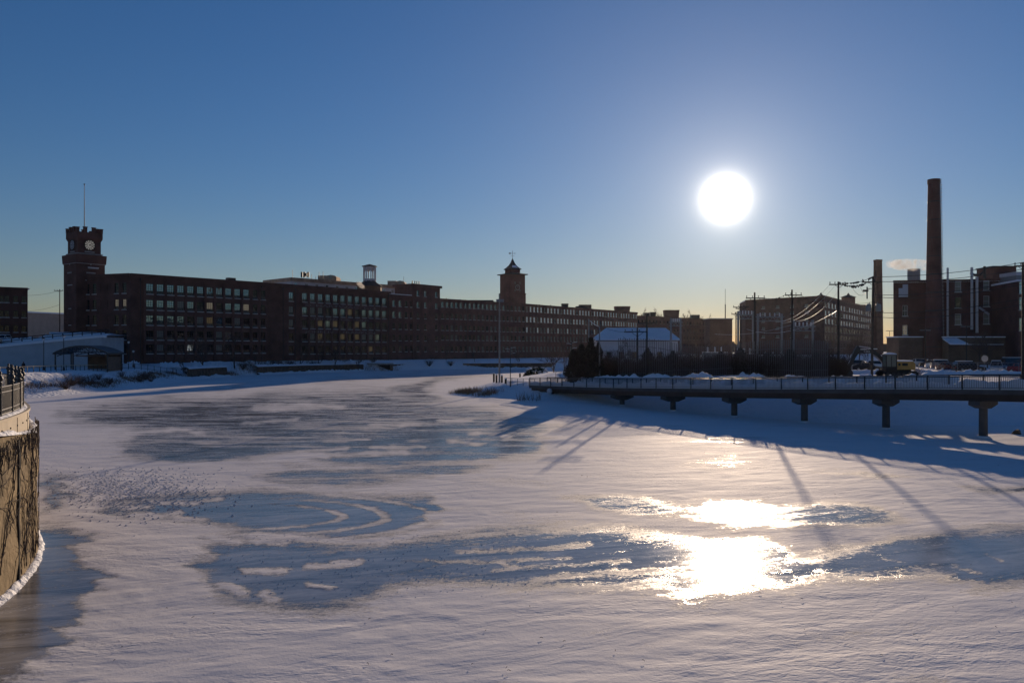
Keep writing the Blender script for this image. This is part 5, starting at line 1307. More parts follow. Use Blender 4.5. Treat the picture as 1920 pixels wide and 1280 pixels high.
for k,px,Y,yt,lb in ((1,1546,122,612,'bare brown tree right of the slatted screen'),(0,1563,128,604,'tall bare brown tree behind the left utility pole'),(1,1590,150,622,'bare brown tree above the excavator arm'),(1,1612,160,606,'bare brown tree between the two utility poles'),(0,1628,150,630,'bare brown tree beside the right utility pole'),
    (3,1690,160,636,'low bare shrub tree behind the excavator body'),(1,1712,165,640,'spreading bare shrub tree left of the tall smokestack foot'),(1,1738,150,650,'bare shrub tree at the tall smokestack foot'),(1,1835,150,612,'bare tree before the factory canopy'),(0,1852,152,606,'taller bare tree beside the round sign')):
    bt(k,px,Y,yt,lb,GQ)
GB='leafless brush behind the slatted screen'
def brush_mesh(seed,h,w_):
    r=random.Random(seed); c=MB()
    for i in range(210):
        a=r.uniform(0,6.28); rr=w_*math.sqrt(r.random()); p=Vector((rr*math.cos(a),rr*math.sin(a)*.8,-.2)); d=Vector((math.cos(a)*.22*rr/w_+r.gauss(0,.1),math.sin(a)*.2+r.gauss(0,.1),1)); hh=h*r.uniform(.45,1.0)*(1-.25*(rr/w_)**2); pts=[p]
        for k in range(4): d=(d+Vector((r.gauss(0,.12),r.gauss(0,.12),.05))).normalized(); pts.append(pts[-1]+d*hh/4)
        c.tube(pts,.026,3,.012,False)
        for k in (2,3,3,4):
            e=(d+Vector((r.gauss(0,.6),r.gauss(0,.6),.25))).normalized(); q=pts[k].lerp(pts[k-1],r.random()); c.tube([q,q+e*hh*.14,q+e*hh*.24+Vector((0,0,.1))],.018,3,.010,False)
    return c
bms=[brush_mesh(41,4.0,1.5).mesh('brush_stems',M['brush']),brush_mesh(42,4.0,1.25).mesh('brush_stems',M['brush']),brush_mesh(43,4.0,1.8).mesh('brush_stems',M['brush'])]
for i,px in enumerate(range(1128,1572,9)):
    Y=125.5-(px-1136)*.045+evr.uniform(-2.2,2.6); x=gx(px+evr.uniform(-4,4),Y); zb=ground_z(x,Y)-.1; hh=zz((660,667,655,664,657,670,652)[i%7]+(8 if px<1210 else 0)+evr.uniform(-5,5),Y)-zb
    o=bpy.data.objects.new('brush_shrub',bms[i%3]); COL.objects.link(o); o.location=(x,Y,zb); o.rotation_euler=(0,0,i*1.9); o.scale=(1.1,1.1,hh/4.0)
    tag(o,'leafless brown brush in the thicket behind the slatted screen and footbridge','shrub',GB)
for i,(px,yt,k,lb) in enumerate(((1147,640,3,'bare tree above the left end of the slatted screen, before the snowy roof'),(1186,628,1,'wide bare tree rising in front of the snowy roof'),(1408,640,1,'bare tree at the foot of the long-armed pole'),(1442,634,0,'bare tree right of the left lattice gantry'),(1500,640,1,'bare tree below the wide crossarm pole'),(1524,632,0,'bare tree near the right end of the slatted screen'))):
    bt(k,px,124-(px-1138)*.042,yt,lb,GR)
for o in tr_:
    for c_ in kids(o): bpy.data.objects.remove(c_)
    bpy.data.objects.remove(o)
# far woods on the horizon
wv=MB(); wrn=random.Random(8)
for i in range(2600):
    a=wrn.uniform(R(-50),R(50)); Yd=wrn.uniform(760,900); x=Yd*math.tan(a); z=wrn.uniform(2,11+5*math.sin(a*23)); s=wrn.uniform(2,5)
    wv.quad((x-s,Yd,z-s),(x+s,Yd+wrn.uniform(-2,2),z-s),(x+s*.5,Yd,z+s),(x-s*.5,Yd,z+s))
tag(wv.build('far_woods',M['twig']),'far brown woods along the horizon','woods',kind='stuff')
# snow-capped bush on the peninsula
def snow_bush(px0,px1,Y,ytop,label):
    x0,x1=gx(px0,Y),gx(px1,Y); zb=ground_z((x0+x1)/2,Y); root=thing('snowy_bush',label,'bush',((x0+x1)/2,Y,zb),world=True)
    r=random.Random(4); c=MB(); q=MB(); h=zz(ytop,Y)-zb
    for i in range(1500):
        x=r.uniform(x0,x1); y=Y+r.uniform(-1.5,1.5); e=1-((x-(x0+x1)/2)/((x1-x0)/2))**4; z=zb+h*e*r.random()*.95; s=.35
        u=Vector((r.gauss(0,1),r.gauss(0,1),r.gauss(0,1))).normalized(); v=u.cross(Vector((r.gauss(0,1),r.gauss(0,1),r.gauss(0,1)))).normalized(); p=Vector((x,y,z)); c.quad(p-u*s-v*s*.5,p+u*s-v*s*.5,p+u*s*.6+v*s*.5,p-u*s*.6+v*s*.5)
    c.build('foliage',M['bush'],root)
    for i in range(34):
        x=r.uniform(x0+.6,x1-.6); e=1-((x-(x0+x1)/2)/((x1-x0)/2))**4; q.ball((x,Y+r.uniform(-1.7,.6),zb+h*e*r.uniform(.55,1.0)),r.uniform(.3,.6),6,.4)
    q.build('snow_clumps',M['snow'],root,True)
snow_bush(979,1032,205,688,'long dark bush capped with clumps of snow on the peninsula')
# dead grass and weeds on the banks
def grass_patch(name,label,n,xy,hmin,hmax,seed,m='grass'):
    r=random.Random(seed); c=MB()
    for i in range(n):
        x,y=xy(r); z=ground_z(x,y)-.03
        if z<-.05: z=-.02
        h=r.uniform(hmin,hmax); a=r.uniform(0,6.28); w_=.02+h*.02; ln=Vector((r.gauss(0,.3),r.gauss(0,.3),1))*h; d=Vector((math.cos(a),math.sin(a),0))*w_; p=Vector((x,y,z))
        c.add([p-d,p+d,p+ln],[(0,1,2)])
    tag(c.build(name,M[m]),label,'weeds',kind='stuff')
def along(pts,clump):
    cl=[]; r=random.Random(clump)
    for i in range(clump):
        k=r.randrange(len(pts)-1); t=r.random(); a,b=pts[k],pts[k+1]; cl.append((a[0]+(b[0]-a[0])*t,a[1]+(b[1]-a[1])*t))
    def f(rr):
        x,y=rr.choice(cl); return x+rr.gauss(0,.9),y+rr.gauss(0,1.1)
    return f
grass_patch('dead_grass','brown dead grass and weeds poking through the snow of the left bank',5500,along([(-80,127),(-77.5,138),(-77,150),(-79,165),(-81,180),(-82,196)],130),.2,.8,3)
grass_patch('bank_weeds','brown weeds along the foot of the mill bank',4500,along([(-80,208),(-77,232),(-68,252),(-56,263),(-40,277)],60),.3,1.1,6)
grass_patch('point_grass','dry tussocks on the tip of the snowy peninsula',1500,along([(-9.5,141),(-8,136),(-5.5,131),(-3,128)],16),.3,.9,9)
grass_patch('reeds','sparse upright dry reeds on the shaded bank under the left end of the footbridge',70,lambda r:(r.uniform(.8,4.2),r.uniform(116.5,119.5)),.6,1.7,14)
SHR='twiggy shrubs along the left bank'
r=random.Random(31); c=MB()
for i in range(90):
    a=r.uniform(0,6.28); e=r.uniform(.3,1.1); p=[Vector((0,0,-.1))]
    for k in range(3): p.append(p[-1]+Vector((math.cos(a)*e*.35+r.gauss(0,.08),math.sin(a)*e*.35+r.gauss(0,.08),r.uniform(.25,.5))))
    c.tube(p,.016,3,.006,False)
    if i%2: c.tube([p[2],p[2]+Vector((r.gauss(0,.3),r.gauss(0,.3),.4))],.009,3,.004,False)
sh=c.mesh('twiggy_shrub',M['twig'])
for i,(px,py,s) in enumerate(((123,731,1.0),(135,724,1.3),(150,720,.9),(168,722,1.2),(185,714,.8),(205,722,.9),(262,716,1.0),(272,712,1.2),(283,716,.8),(228,706,.7),(350,701,1.1),(412,697,1.0),(455,694,1.3),(520,690,1.5),(545,689,1.4),(590,690,1.3),(645,687,1.4),(700,682,1.2),(805,688,1.4),(845,687,1.2),(1036,739,.8))):
    Y=None
    for Yt in np.arange(110,300,.8):
        x=gx(px,Yt)
        if py>=HOR+(CAMZ-ground_z(x,float(Yt)))*F/Yt-.3: Y=float(Yt); break
    if Y is None or ground_z(gx(px,Y),Y)<.1: Y={True:150.}.get(px<300,265.)
    x=gx(px,Y); o=bpy.data.objects.new('twiggy_shrub',sh); COL.objects.link(o); o.location=(x,Y,max(.2,ground_z(x,Y))); o.scale=(s*1.3,)*3; o.rotation_euler=(0,0,i*1.3)
    tag(o,'small leafless twiggy shrub poking out of the snow on the far river bank','shrub',SHR)

# crumbs of broken ice and bits of debris on the river
r=random.Random(77); c=MB(); n=0
def lump(x,y,s):
    d=[Vector((r.gauss(0,1),r.gauss(0,1),abs(r.gauss(0,.6)))).normalized()*s*r.uniform(.6,1.2) for k in range(4)]; p=Vector((x,y,0)); c.add([p+Vector((s,0,0)),p+Vector((-s*.5,s*.9,0)),p+Vector((-s*.5,-s*.9,0)),p+Vector((d[0].x*.3,d[0].y*.3,s*1.1))],[(0,1,3),(1,2,3),(2,0,3)])
for i in range(1500):
    px=r.gauss(240,85); py=r.gauss(918,26)
    if py<875 or px<85 or px>520: continue
    x,y=ice(px,py); lump(x,y,r.uniform(.02,.085))
for i in range(500):
    px=r.uniform(420,1000); py=r.uniform(1000,1120); x,y=ice(px,py); lump(x,y,r.uniform(.012,.035))
tag(c.build('ice_crumbs',M['crumb']),'scattered crumbs of broken ice and crusted snow on the river ice','ice crumbs',kind='stuff')
c=MB()
for i in range(70):
    px=r.uniform(120,1900); py=r.uniform(840,1270); x,y=ice(px,py); a=r.uniform(0,6.28); l=r.uniform(.015,.06); z=.05; c.tube([(x,y,z),(x+l*math.cos(a),y+l*math.sin(a),z+.02),(x+l*1.7*math.cos(a+.3),y+l*1.7*math.sin(a+.3),z+.01)],.007,4)
tag(c.build('twig_litter',M['bark']),'dark bits of twig blown over the river snow','twigs',kind='stuff')

for i,(a,b,Yv,zv,hw,hh,lb) in enumerate(((212,262,190,3.2,2.2,2.0,'tall heap of ploughed snow behind the picket fence under the mill corner'),(300,338,203,3.2,2.0,1.7,'rounded snow heap right of the picket fence end'),(358,408,214,3.1,2.0,1.8,'broad snow heap above the first stone bank wall'),(585,668,262,3.0,1.6,1.3,'long low snow heap below the lettered mill'),(780,858,299,2.6,2.2,1.2,'low snow heap below the stair tower'))):
    tag(snow_strip([(gx(a,Yv),Yv,zv),(gx((a+b)/2,Yv),Yv+1,zv),(gx(b,Yv+2),Yv+2,zv)],hw*1.25,hh*.72,50+i,-.3,.35).build('snow_heap',M['snow_lump'],None,True),lb,'snow heap')
# ------------------------------------------------------------------ poles, wires, lamps on the right bank
INS='insulators'
POLE={}
def upole(key,px,Y,ytop,label,r=.16,arms=(),trans=False,lean=0.,zb=None,group='utility poles',mate='wood_pole'):
    x=gx(px,Y); zb=ground_z(x,Y)-.2 if zb is None else zb; zt=zz(ytop,Y)
    root=thing('utility_pole',label,'utility pole',(x,Y,zb),world=True,group=group)
    c=MB(); c.tube([(x+lean*(zb-zt)/10,Y,zb),(x,Y,zt)],r,8,r*.68); c.build('pole',M[mate],root)
    POLE[key]=(x,Y,zt)
    for (ya,pa,pb) in arms:
        z=zz(ya,Y); xa,xb=gx(pa,Y),gx(pb,Y); c=MB(); c.box(((xa+xb)/2,Y-.14,z),(abs(xb-xa),.12,.15)); 
        L_=min(abs(x-xa),abs(xb-x))*.6
        if L_>.3: c.tube([(x-L_,Y-.16,z-.05),(x,Y-.16,z-L_*.8)],.03,4); c.tube([(x+L_,Y-.16,z-.05),(x,Y-.16,z-L_*.8)],.03,4)
        a=c.build('crossarm',M[mate],root); c=MB(); k=4
        for i in range(k): xi=xa+(xb-xa)*(i+.15)/(k-.7); c.lathe((xi,Y-.14,z+.07),[(.03,0),(.03,.1),(.07,.13),(.05,.18),(.08,.22),(.03,.3)],7)
        c.build('insulators',M['metal_dark'],a)
    if trans:
        for s in (-1,1):
            c=MB(); c.lathe((x+s*.62,Y-.1,zz(584,Y)),[(.02,0),(.3,.02),(.32,.1),(.32,.82),(.26,.92),(.05,.98)],12); c.lathe((x+s*.5,Y-.15,zz(584,Y)+.9),[(.04,0),(.06,.1),(.03,.3)],6); t=c.build('transformer',M['metal_grey'],root)
        c=MB(); c.box((x-.75,Y,zz(549,Y)),(.12,.12,1.5)); c.box((x-.95,Y,zz(545,Y)),(.6,.25,.25)); c.box((x-.35,Y,zz(541,Y)),(.8,.08,.08)); c.build('cutout_switch',M['metal_dark'],root)
    return root
upole('R',1637,100,518,'nearer utility pole with two grey transformer cans, standing beside the excavator',.17,[(529,1615,1652)],True,.12)
upole('L',1572,106,528,'utility pole with a tilted crossarm carrying wires, left of the slim square chimney',.18,[(533.5,1554,1585)])
upole('S',1485,115,543,'utility pole with a wide crossarm before the left face of the lantern mill',.17,[(553.5,1471,1503)])
upole('T',1415,114,548,'utility pole at the left corner of the lantern mill, with a long crossarm',.17,[(559,1398,1434)])
upole('U',1389,150,573,'thinner double-arm pole just left of the lantern mill corner',.15,[(576,1374,1404),(578.5,1379,1399)])
upole('V',1380,160,585,'short crossarm pole farthest left among the bright substation wires',.15,[(589,1371,1392)])
upole('W',1213,118,590,'tall pole standing before the right half of the snowy hip roof',.16,[(605.5,1196,1231)])
upole('X',1195,121,614,'shorter pole with crossarms before the middle of the snowy hip roof',.16,[(622,1170,1214)])
upole('Y',1104,124,598,'slim grey pole at the far left end of the snowy hip roof',.13,mate='metal_grey')
upole('Z',1124,122,612,'slim grey pole before the left slope of the snowy roof',.13,mate='metal_grey')
upole('P',936.5,140,550,'very tall lone light-coloured pole on the tip of the peninsula',.17,mate='concrete')
upole('G',112,240,542,'far utility pole with a transformer standing left of the clock tower',.16,[(545,102,119)],zb=8)
upole('E',1918,86,492,'pole top entering at the right edge beside the cut-off works',.17,[(499,1900,1936)],zb=3.5)
c=MB(); 
for i,(xa,xb) in enumerate(((1,0),)): pass
def pt(px,py,Y): return Vector(at(px,py,Y))
def wire(a,b,sag,label,group,r=.032,beads=0,bead_r=.09,name='overhead_wire',m='metal_dark'):
    a=Vector(a);b=Vector(b); n=18; pts=[a.lerp(b,i/n)-Vector((0,0,sag*4*(i/n)*(1-i/n))) for i in range(n+1)]
    c=MB(); c.tube(pts,r,4)
    br_=random.Random(len(label))
    for i in range(beads):
        t=br_.random(); k=int(t*n); p=pts[k].lerp(pts[min(n,k+1)],t*n-k); c.lathe((p.x,p.y,p.z-bead_r*.6),[(.01,-bead_r),(bead_r*.8,-.3*bead_r),(bead_r,bead_r*.6),(.02,bead_r*1.6)],6)
    tag(c.build(name,M[m]),label,'wire',group)
GW='overhead wires over the parking lot'
wire(pt(1637,519,100),pt(1960,484,85),.5,'topmost wire running right from the transformer pole above the factory roof',GW)
wire(pt(1650,528,100),pt(1960,497,85),.5,'second wire from the top running right from the transformer pole',GW)
wire(pt(1637,553,100),pt(1960,519,85),.55,'middle wire crossing the top windows of the factory',GW)
wire(pt(1637,557,100),pt(1960,523,85),.75,'wire just below the middle one, crossing the factory',GW)
wire(pt(1637,586,100),pt(1960,551,85),.6,'lower wire crossing the factory middle windows',GW)
wire(pt(1637,594,100),pt(1960,560,85),.8,'lowest wire crossing the factory face',GW)
wire(pt(1572,530,106),pt(1637,519,100),.35,'upper lumpy cable strung between the two utility poles',GW,.03,34,.10)
wire(pt(1582,535,106),pt(1630,528,100),.25,'middle lumpy cable strung between the two utility poles',GW,.03,22,.09)
wire(pt(1584,534,106),pt(1620,533,100),.30,'lower lumpy cable strung between the two utility poles',GW,.03,16,.10)
wire(pt(1596,535,104),pt(1627,545,100),.9,'slack jumper loop hanging left of the transformer cans',GW,.018)
wire(pt(1612,534,104),pt(1630,541,100),.9,'shorter slack jumper loop beside the transformer pole',GW,.018)
GV='bright wires descending to the substation'
wire(pt(1555,534,106),pt(1462,603,135),1.0,'upper descending wire from the tilted crossarm',GV,.02,5,.07,m='metal_pipe')
wire(pt(1566,535,106),pt(1466,606,135),1.1,'middle descending wire from the tilted crossarm',GV,.02,3,.07,m='metal_pipe')
wire(pt(1579,536,106),pt(1492,602,130),1.2,'right descending wire from the tilted crossarm',GV,.02,0,.07,m='metal_pipe')
wire(pt(1569,583,106),pt(1400,617,140),1.6,'low sagging wire glinting across the lantern mill',GV,.025,7,.07,m='metal_pipe')
wire(pt(1485,609,115),pt(1340,626,150),.6,'faint low wire left of the utility pole with the wide crossarm',GV,.02,3,.06,m='metal_pipe')
wire(pt(1435,559,114),pt(1472,553,115),.3,'short wire between the two wide crossarms',GV,.022,10,.09)
wire(pt(1500,553,115),pt(1572,566,106),.4,'wire from the wide crossarm to the tilted crossarm pole',GV,.022)
wire(pt(1572,567,106),pt(1637,566,100),.2,'level service wire joining the two utility poles',GV,.022)
wire(pt(1106,601,124),pt(1123,612,122),.1,'short bright wire between the two slim grey poles',GV,.04,0,.05,m='metal_pipe')
wire(pt(1106,582,170),pt(1215,608,118),.6,'upper thin wire above the snowy roof',GV,.02)
wire(pt(1106,600,124),pt(1195,622,121),.7,'lower thin wire across the snowy roof',GV,.02)
wire(pt(112,545,240),pt(30,553,235),.6,'upper far wire left of the clock tower',GV,.03)
wire(pt(112,571,240),pt(30,583,235),.7,'lower far wire left of the clock tower',GV,.03)
wire(pt(936,551,140),pt(1104,600,124),2.0,'long faint wire from the lone peninsula pole to the slim grey pole',GV,.014)
# substation gantry and gear behind the screen
def gantry(px0,px1,Y,ytop,ya,label):
    x0,x1=gx(px0,Y),gx(px1,Y); zb=3.7; zt=zz(ytop,Y); root=thing('substation_gantry',label,'gantry',((x0+x1)/2,Y,zb),world=True,group='substation gantries')
    for x in (x0,x1): c=MB(); c.box((x,Y,(zb+zt)/2),(.3,.3,zt-zb)); c.build('leg',M['metal_grey'],root)
    c=MB(); z=zz(ya,Y); c.box(((x0+x1)/2,Y,z),(x1-x0+.8,.18,.18)); c.box(((x0+x1)/2,Y,z-.7),(x1-x0+.8,.14,.14))
    n=max(3,int((x1-x0)/.9))
    for i in range(n): xa=x0+(x1-x0)*i/n; c.tube([(xa,Y,z-.7),(xa+(x1-x0)/n/2,Y,z),(xa+(x1-x0)/n,Y,z-.7)],.05,4)
    c.build('lattice_beam',M['metal_grey'],root)
    c=MB()
    for i in range(5): xa=x0+(x1-x0)*(i+.5)/5; c.lathe((xa,Y,z+.09),[(.05,0),(.16,.1),(.06,.2),(.16,.3),(.06,.4),(.16,.5),(.05,.62)],8)
    c.build('insulators',M['lamp_globe'],root)
gantry(1384,1412,140,583,590,'left lattice gantry below the crossarm poles, among bright wires')
gantry(1421,1466,138,588,594,'wide lattice gantry before the left face of the lantern mill')
gantry(1258,1276,150,596,604,'small gantry with insulators at the right end of the snowy hip roof')
gantry(1488,1524,132,600,612,'lowest lattice gantry, right of the wide crossarm pole')
def transformer_bank(px,Y,w,h,label):
    x=gx(px,Y); zb=3.6; root=thing('power_transformer',label,'transformer',(x,Y,zb),world=True)
    c=MB(); c.box((x,Y,zb+h/2),(w,2,h)); c.build('tank',M['metal_grey'],root)
    c=MB()
    for i in range(7): c.box((x-w*.42+w*.84*i/6,Y-1.2,zb+h*.45),(.12,.5,h*.7))
    c.build('cooling_fins',M['metal_grey'],root)
    for i in range(3): c=MB(); c.lathe((x-w*.3+w*.3*i,Y,zb+h),[(.1,0),(.2,.15),(.08,.3),(.2,.45),(.08,.6),(.2,.75),(.05,1.0)],8); c.build('bushing',M['lamp_globe'],root)
    c=MB(); c.box((x,Y,zb+h+.03),(w,2,.09)); c.build('snow_cover',M['snow'],root)
transformer_bank(1395,134,3.4,3.2,'grey substation transformer seen through the screen below the left gantry')
transformer_bank(1450,130,4.4,2.6,'wider low transformer seen through the middle of the slatted screen')
transformer_bank(1340,140,4.0,3.4,'substation transformer under the sun, left of the gantries')
# slatted screen round the substation
SC=[[(1116,128,657),(1158,124,656)],[(1160,121,634),(1225,118,636),(1290,115,647),(1345,113,648),(1400,110.5,641),(1460,108,637),(1520,105,637),(1552,103,640)]]
root=thing('slatted_screen','tall curved screen of thin vertical slats round the substation behind the footbridge','screen fence',(gx(1330,114),114,3.5),world=True)
nslat=0
for run in SC:
    P=[Vector((gx(px,Y),Y,zz(yt,Y))) for px,Y,yt in run]; pp=resample([tuple(p) for p in P],.29); c=MB(); k=0; seg=len(pp)//(1 if len(run)==2 else 5)+1
    for i,p in enumerate(pp):
        zb=ground_z(p.x,p.y)-.1; c.box((p.x,p.y,(zb+p.z)/2),(.05,.09,p.z-zb+.12*math.sin(i*2.3)),.5)
        if (i+1)%seg==0 or i==len(pp)-1:
            for f in (.5,):
                a=pp[max(0,i-seg+1)]; c.tube([(q.x,q.y+.12,ground_z(q.x,q.y)+1.0) for q in pp[max(0,i-seg+1):i+1]],.04,4); c.tube([(q.x,q.y+.12,q.z-1.2) for q in pp[max(0,i-seg+1):i+1]],.04,4)
            c.build('slat_panel',M['slat'] if 'slat' in M else M['metal_grey'],root); c=MB()
# lamps on the peninsula
def twin_lamp(px,Y,ytop,label):
    x=gx(px,Y); zb=ground_z(x,Y); zt=zz(ytop,Y); root=thing('lamp_post',label,'lamp post',(x,Y,zb),world=True,group='modern lamp posts on the peninsula')
    c=MB(); c.lathe((x,Y,zb),[(.11,-.2),(.11,.9),(.065,1.0),(.05,zt-zb)],8); c.build('pole',M['metal_dark'],root)
    for s,dz in ((1,-.05),(-1,-.25),(1,-.95)):
        c=MB(); c.tube([(x,Y,zt+dz-.1),(x+s*.45,Y,zt+dz)],.03,5); c.box((x+s*.6,Y,zt+dz+.02),(.42,.22,.08)); c.build('lamp_head',M['metal_pipe'],root)
twin_lamp(957,131,651,'slim lamp post with small side heads on the peninsula, right of the tall pole')
twin_lamp(1072,128,641,'slim lamp post with small side heads before the leftmost evergreens')
def lot_lamp(px,Y,ytop,label):
    x=gx(px,Y); zb=ground_z(x,Y); zt=zz(ytop,Y); root=thing('lamp_post',label,'lamp post',(x,Y,zb),world=True,group='parking lot lamp posts')
    c=MB(); c.tube([(x,Y,zb-.2),(x,Y,zt)],.09,8,.07); c.build('pole',M['metal_dark'],root)
    for s in (-1,1): c=MB(); c.box((x+s*.62,Y,zt),(.8,.35,.16)); c.box((x+s*.15,Y,zt),(.3,.08,.08)); c.build('lamp_head',M['metal_grey'],root)
lot_lamp(1735,158,619,'double-headed lot lamp standing just before the smokestack foot')
lot_lamp(1812,150,612,'double-headed lot lamp before the snowy canopy')
lot_lamp(1668,240,620,'far double-headed lot lamp in the gap beside the factory')
# railings on the peninsula
simple_fence('path_railing','thin metal railing on the peninsula running from the footbridge end to the tall pole',[(3.6,127.3),(1.6,130),(-.9,133.2)],1.15,1.5,'metal_grey',rails=(1.0,.5),cat='railing')
simple_fence('path_railing','short thin railing on the far side of the peninsula path beside the lamp post',[(gx(1042,136),136),(gx(1085,128.5),128.5)],1.1,1.6,'metal_grey',rails=(1.0,.5),cat='railing')
for i,(px,Y) in enumerate(((926,146),(931,141),(941,139),(948,135),(975,160),(985,165))):
    x=gx(px,Y); z=ground_z(x,Y); c=MB(); h=(1.7,1.5,1.3,.9,.9,1.0)[i]; c.lathe((x,Y,z-.2),[(.17,0),(.17,h),(.13,h+.08),(.02,h+.1)],8); c.mi(1).lathe((x,Y,z+h-.12),[(.19,0),(.17,.12),(.05,.2)],8)
    tag(c.build('wooden_bollard',[M['wood_pole'],M['snow']]),'snow-capped short wooden post on the peninsula path edge','bollard','short posts on the peninsula')
# chain link fence before the cars
root=thing('chain_link_fence','low chain link fence before the parked cars behind the right end of the footbridge','fence',(gx(1820,116),116,3.9),world=True)
fp=[(gx(px,Y),Y,3.95) for px,Y in ((1722,119),(1790,117.5),(1860,116),(1950,114))]
for p in resample(fp,2.6): c=MB(); c.tube([(p.x,p.y,3.7),(p.x,p.y,5.7)],.035,5); c.build('post',M['metal_grey'],root)
c=MB(); c.tube([(p[0],p[1],5.65) for p in fp],.022,4)
rs=resample(fp,.5)
for i in range(len(rs)-1):
    a,b=rs[i],rs[i+1]
    for k in range(3): z=4.0+.55*k; c.tube([(a.x,a.y,z),(b.x,b.y,z+.55)],.008,3,cap=False); c.tube([(a.x,a.y,z+.55),(b.x,b.y,z)],.008,3,cap=False)
c.build('wire_mesh',M['metal_grey'],root)
for nm,lb,pts,hw,hh,sd in (('snow_bank','ploughed snow bank along the foot of the chain link fence',[(gx(1715,115),115,3.9),(gx(1800,113.5),113.5,3.9),(gx(1950,111),111,3.9)],1.2,.75,33),
    ('snow_bank','ploughed snow bank between the excavator and the parked cars',[(gx(1575,118),118,3.9),(gx(1640,116),116,3.9),(gx(1715,113),113,3.9)],1.3,.7,35),
    ('snow_bank','ragged snow bank before the screen, along the back of the footbridge',[(10.5,121.5,2.4),(20,109,3.2),(29,98,3.5),(38,90,3.8),(47,84,3.9)],1.0,.9,37)):
    tag(snow_strip(pts,hw,hh,sd).build(nm,M['snow_lump'],None,True),lb,'snow bank')

# ------------------------------------------------------------------ cars
def car_meshes(kind):
    if kind=='suv': Lc,W,H,hood,belt=4.6,.93,1.72,1.02,1.05; st=[(-2.3,.55,.85),(-2.2,.78,.98),(-1.15,.9,1.06),(-.45,1.68,1.08),(1.9,1.68,1.10),(2.2,1.1,1.10),(2.3,.8,.9)]
    elif kind=='van': st=[(-2.5,.6,.9),(-2.4,.95,1.05),(-1.6,1.15,1.2),(-.9,2.1,1.22),(2.4,2.1,1.22),(2.5,1.9,1.22),(2.52,.9,.9)]; W=.98
    else: st=[(-2.25,.5,.72),(-2.15,.7,.86),(-.95,.88,.95),(-.2,1.40,.97),(1.0,1.42,1.0),(1.75,1.0,.99),(2.2,.92,.92),(2.27,.6,.75)]; W=.9
    body=MB(); vs=[]
    for x,zt,zb in st:
        zb=min(zb,zt-.02); wt=W*.98 if zt-zb<.15 else W*.74
        vs+=[(x,-W*.9,.24),(x,-W,.55 if zb>.6 else .4),(x,-W*.98,zb),(x,-wt,zt),(x,wt,zt),(x,W*.98,zb),(x,W,.55 if zb>.6 else .4),(x,W*.9,.24)]
    n=len(st); fs=[(i*8+k,i*8+(k+1)%8,(i+1)*8+(k+1)%8,(i+1)*8+k) for i in range(n-1) for k in range(8)]+[tuple(range(7,-1,-1)),tuple((n-1)*8+k for k in range(8))]
    body.add(vs,fs)
    g=MB(); e=.012
    tops=[i for i,(x,zt,zb) in enumerate(st) if zt-zb>.3]
    i0,i1=tops[0],tops[-1]
    V=lambda i,k:Vector(vs[i*8+k])
    def inset(q,m=.12,o=Vector((0,0,0))):
        c=sum(q,Vector())/len(q); g.quad(*[c+(p-c)*(1-m)+o for p in q])
    for s,(a,b) in ((-1,(2,3)),(1,(5,4))):
        for i in range(i0-1,i1+1 if i1+1<n else i1):
            if i+1>=n: break
            q=[V(i,a),V(i+1,a),V(i+1,b),V(i,b)]
            if max(abs(q[2].z-q[1].z),abs(q[3].z-q[0].z))<.2: continue
            inset(q,.14,Vector((0,s*.012,.0)))
    q=[V(i0-1,3),V(i0-1,4),V(i0,4),V(i0,3)]; inset(q,.1,Vector((-.01,0,.012)))
    if i1+1<n: q=[V(i1,3),V(i1,4),V(i1+1,4),V(i1+1,3)]; inset(q,.1,Vector((.012,0,.012)))
    wh=MB(); wh.tube([(0,-.1,0),(0,.1,0)],.33,14); rim=MB(); rim.tube([(0,-.112,0),(0,.112,0)],.2,10)
    hl=MB(); hl.box((0,0,0),(.08,.34,.14)); sn=MB(); 
    x0_=st[i0][0]+.1; x1_=st[i1][0]-.1; zr=st[i0][1]; sn.prism([(x0_,-W*.68),(x1_,-W*.68),(x1_,W*.68),(x0_,W*.68)],zr-.01,zr+.09)
    return dict(body=body,glass=g,wheel=wh,rim=rim,light=hl,snow=sn,W=W,L=st)
CK={k:car_meshes(k) for k in ('sedan','suv','van')}; CC={}
def car(kind,px,Y,rz,col,label,snow=False,z=None,group='cars parked in the lot'):
    d=CK[kind]; x=gx(px,Y); zb=(ground_z(x,Y) if z is None else z)+.02
    root=thing('parked_car',label,'van' if kind=='van' else 'car',(x,Y,zb),rz,group)
    def get(k,m,name):
        key=(kind,k,m)
        if key not in CC: CC[key]=d[k].mesh(name,M[m] if isinstance(m,str) else m,False)
        return CC[key]
    if col not in M: M[col]=mat('car_paint_'+col,PAINT[col],.28,metal=.3,coat=1.)
    def ad(k,m,name,par,loc=(0,0,0)):
        o=bpy.data.objects.new(name,get(k,m,name)); COL.objects.link(o); o.parent=par; o.location=loc; return o
    ad('body',col,'body',root); ad('glass','auto_glass','windows',root)
    for xw in (-1.4,1.35):
        for s in (-1,1): w_=ad('wheel','rubber','wheel',root,(xw,s*(d['W']-.12),.33)); ad('rim','rim','rim',w_)
    x0=d['L'][0][0]; x1=d['L'][-1][0]
    for s in (-1,1):
        o=ad('light','lamp_lens','headlight',root,(x0-.0,s*d['W']*.66,.66)); o=ad('light','tail','tail_light',root,(x1,s*d['W']*.7,.72))
    if snow: ad('snow','snow','roof_snow',root)
    return root
PAINT=dict(silver=(.45,.46,.48),white=(.7,.7,.7),black=(.012,.012,.014),blue=(.04,.08,.16),grey=(.12,.12,.13),red=(.3,.02,.02),dark_red=(.12,.015,.012))
car('sedan',1592,138,R(150),'silver','silver sedan farthest left in the lot, beyond the excavator bucket')
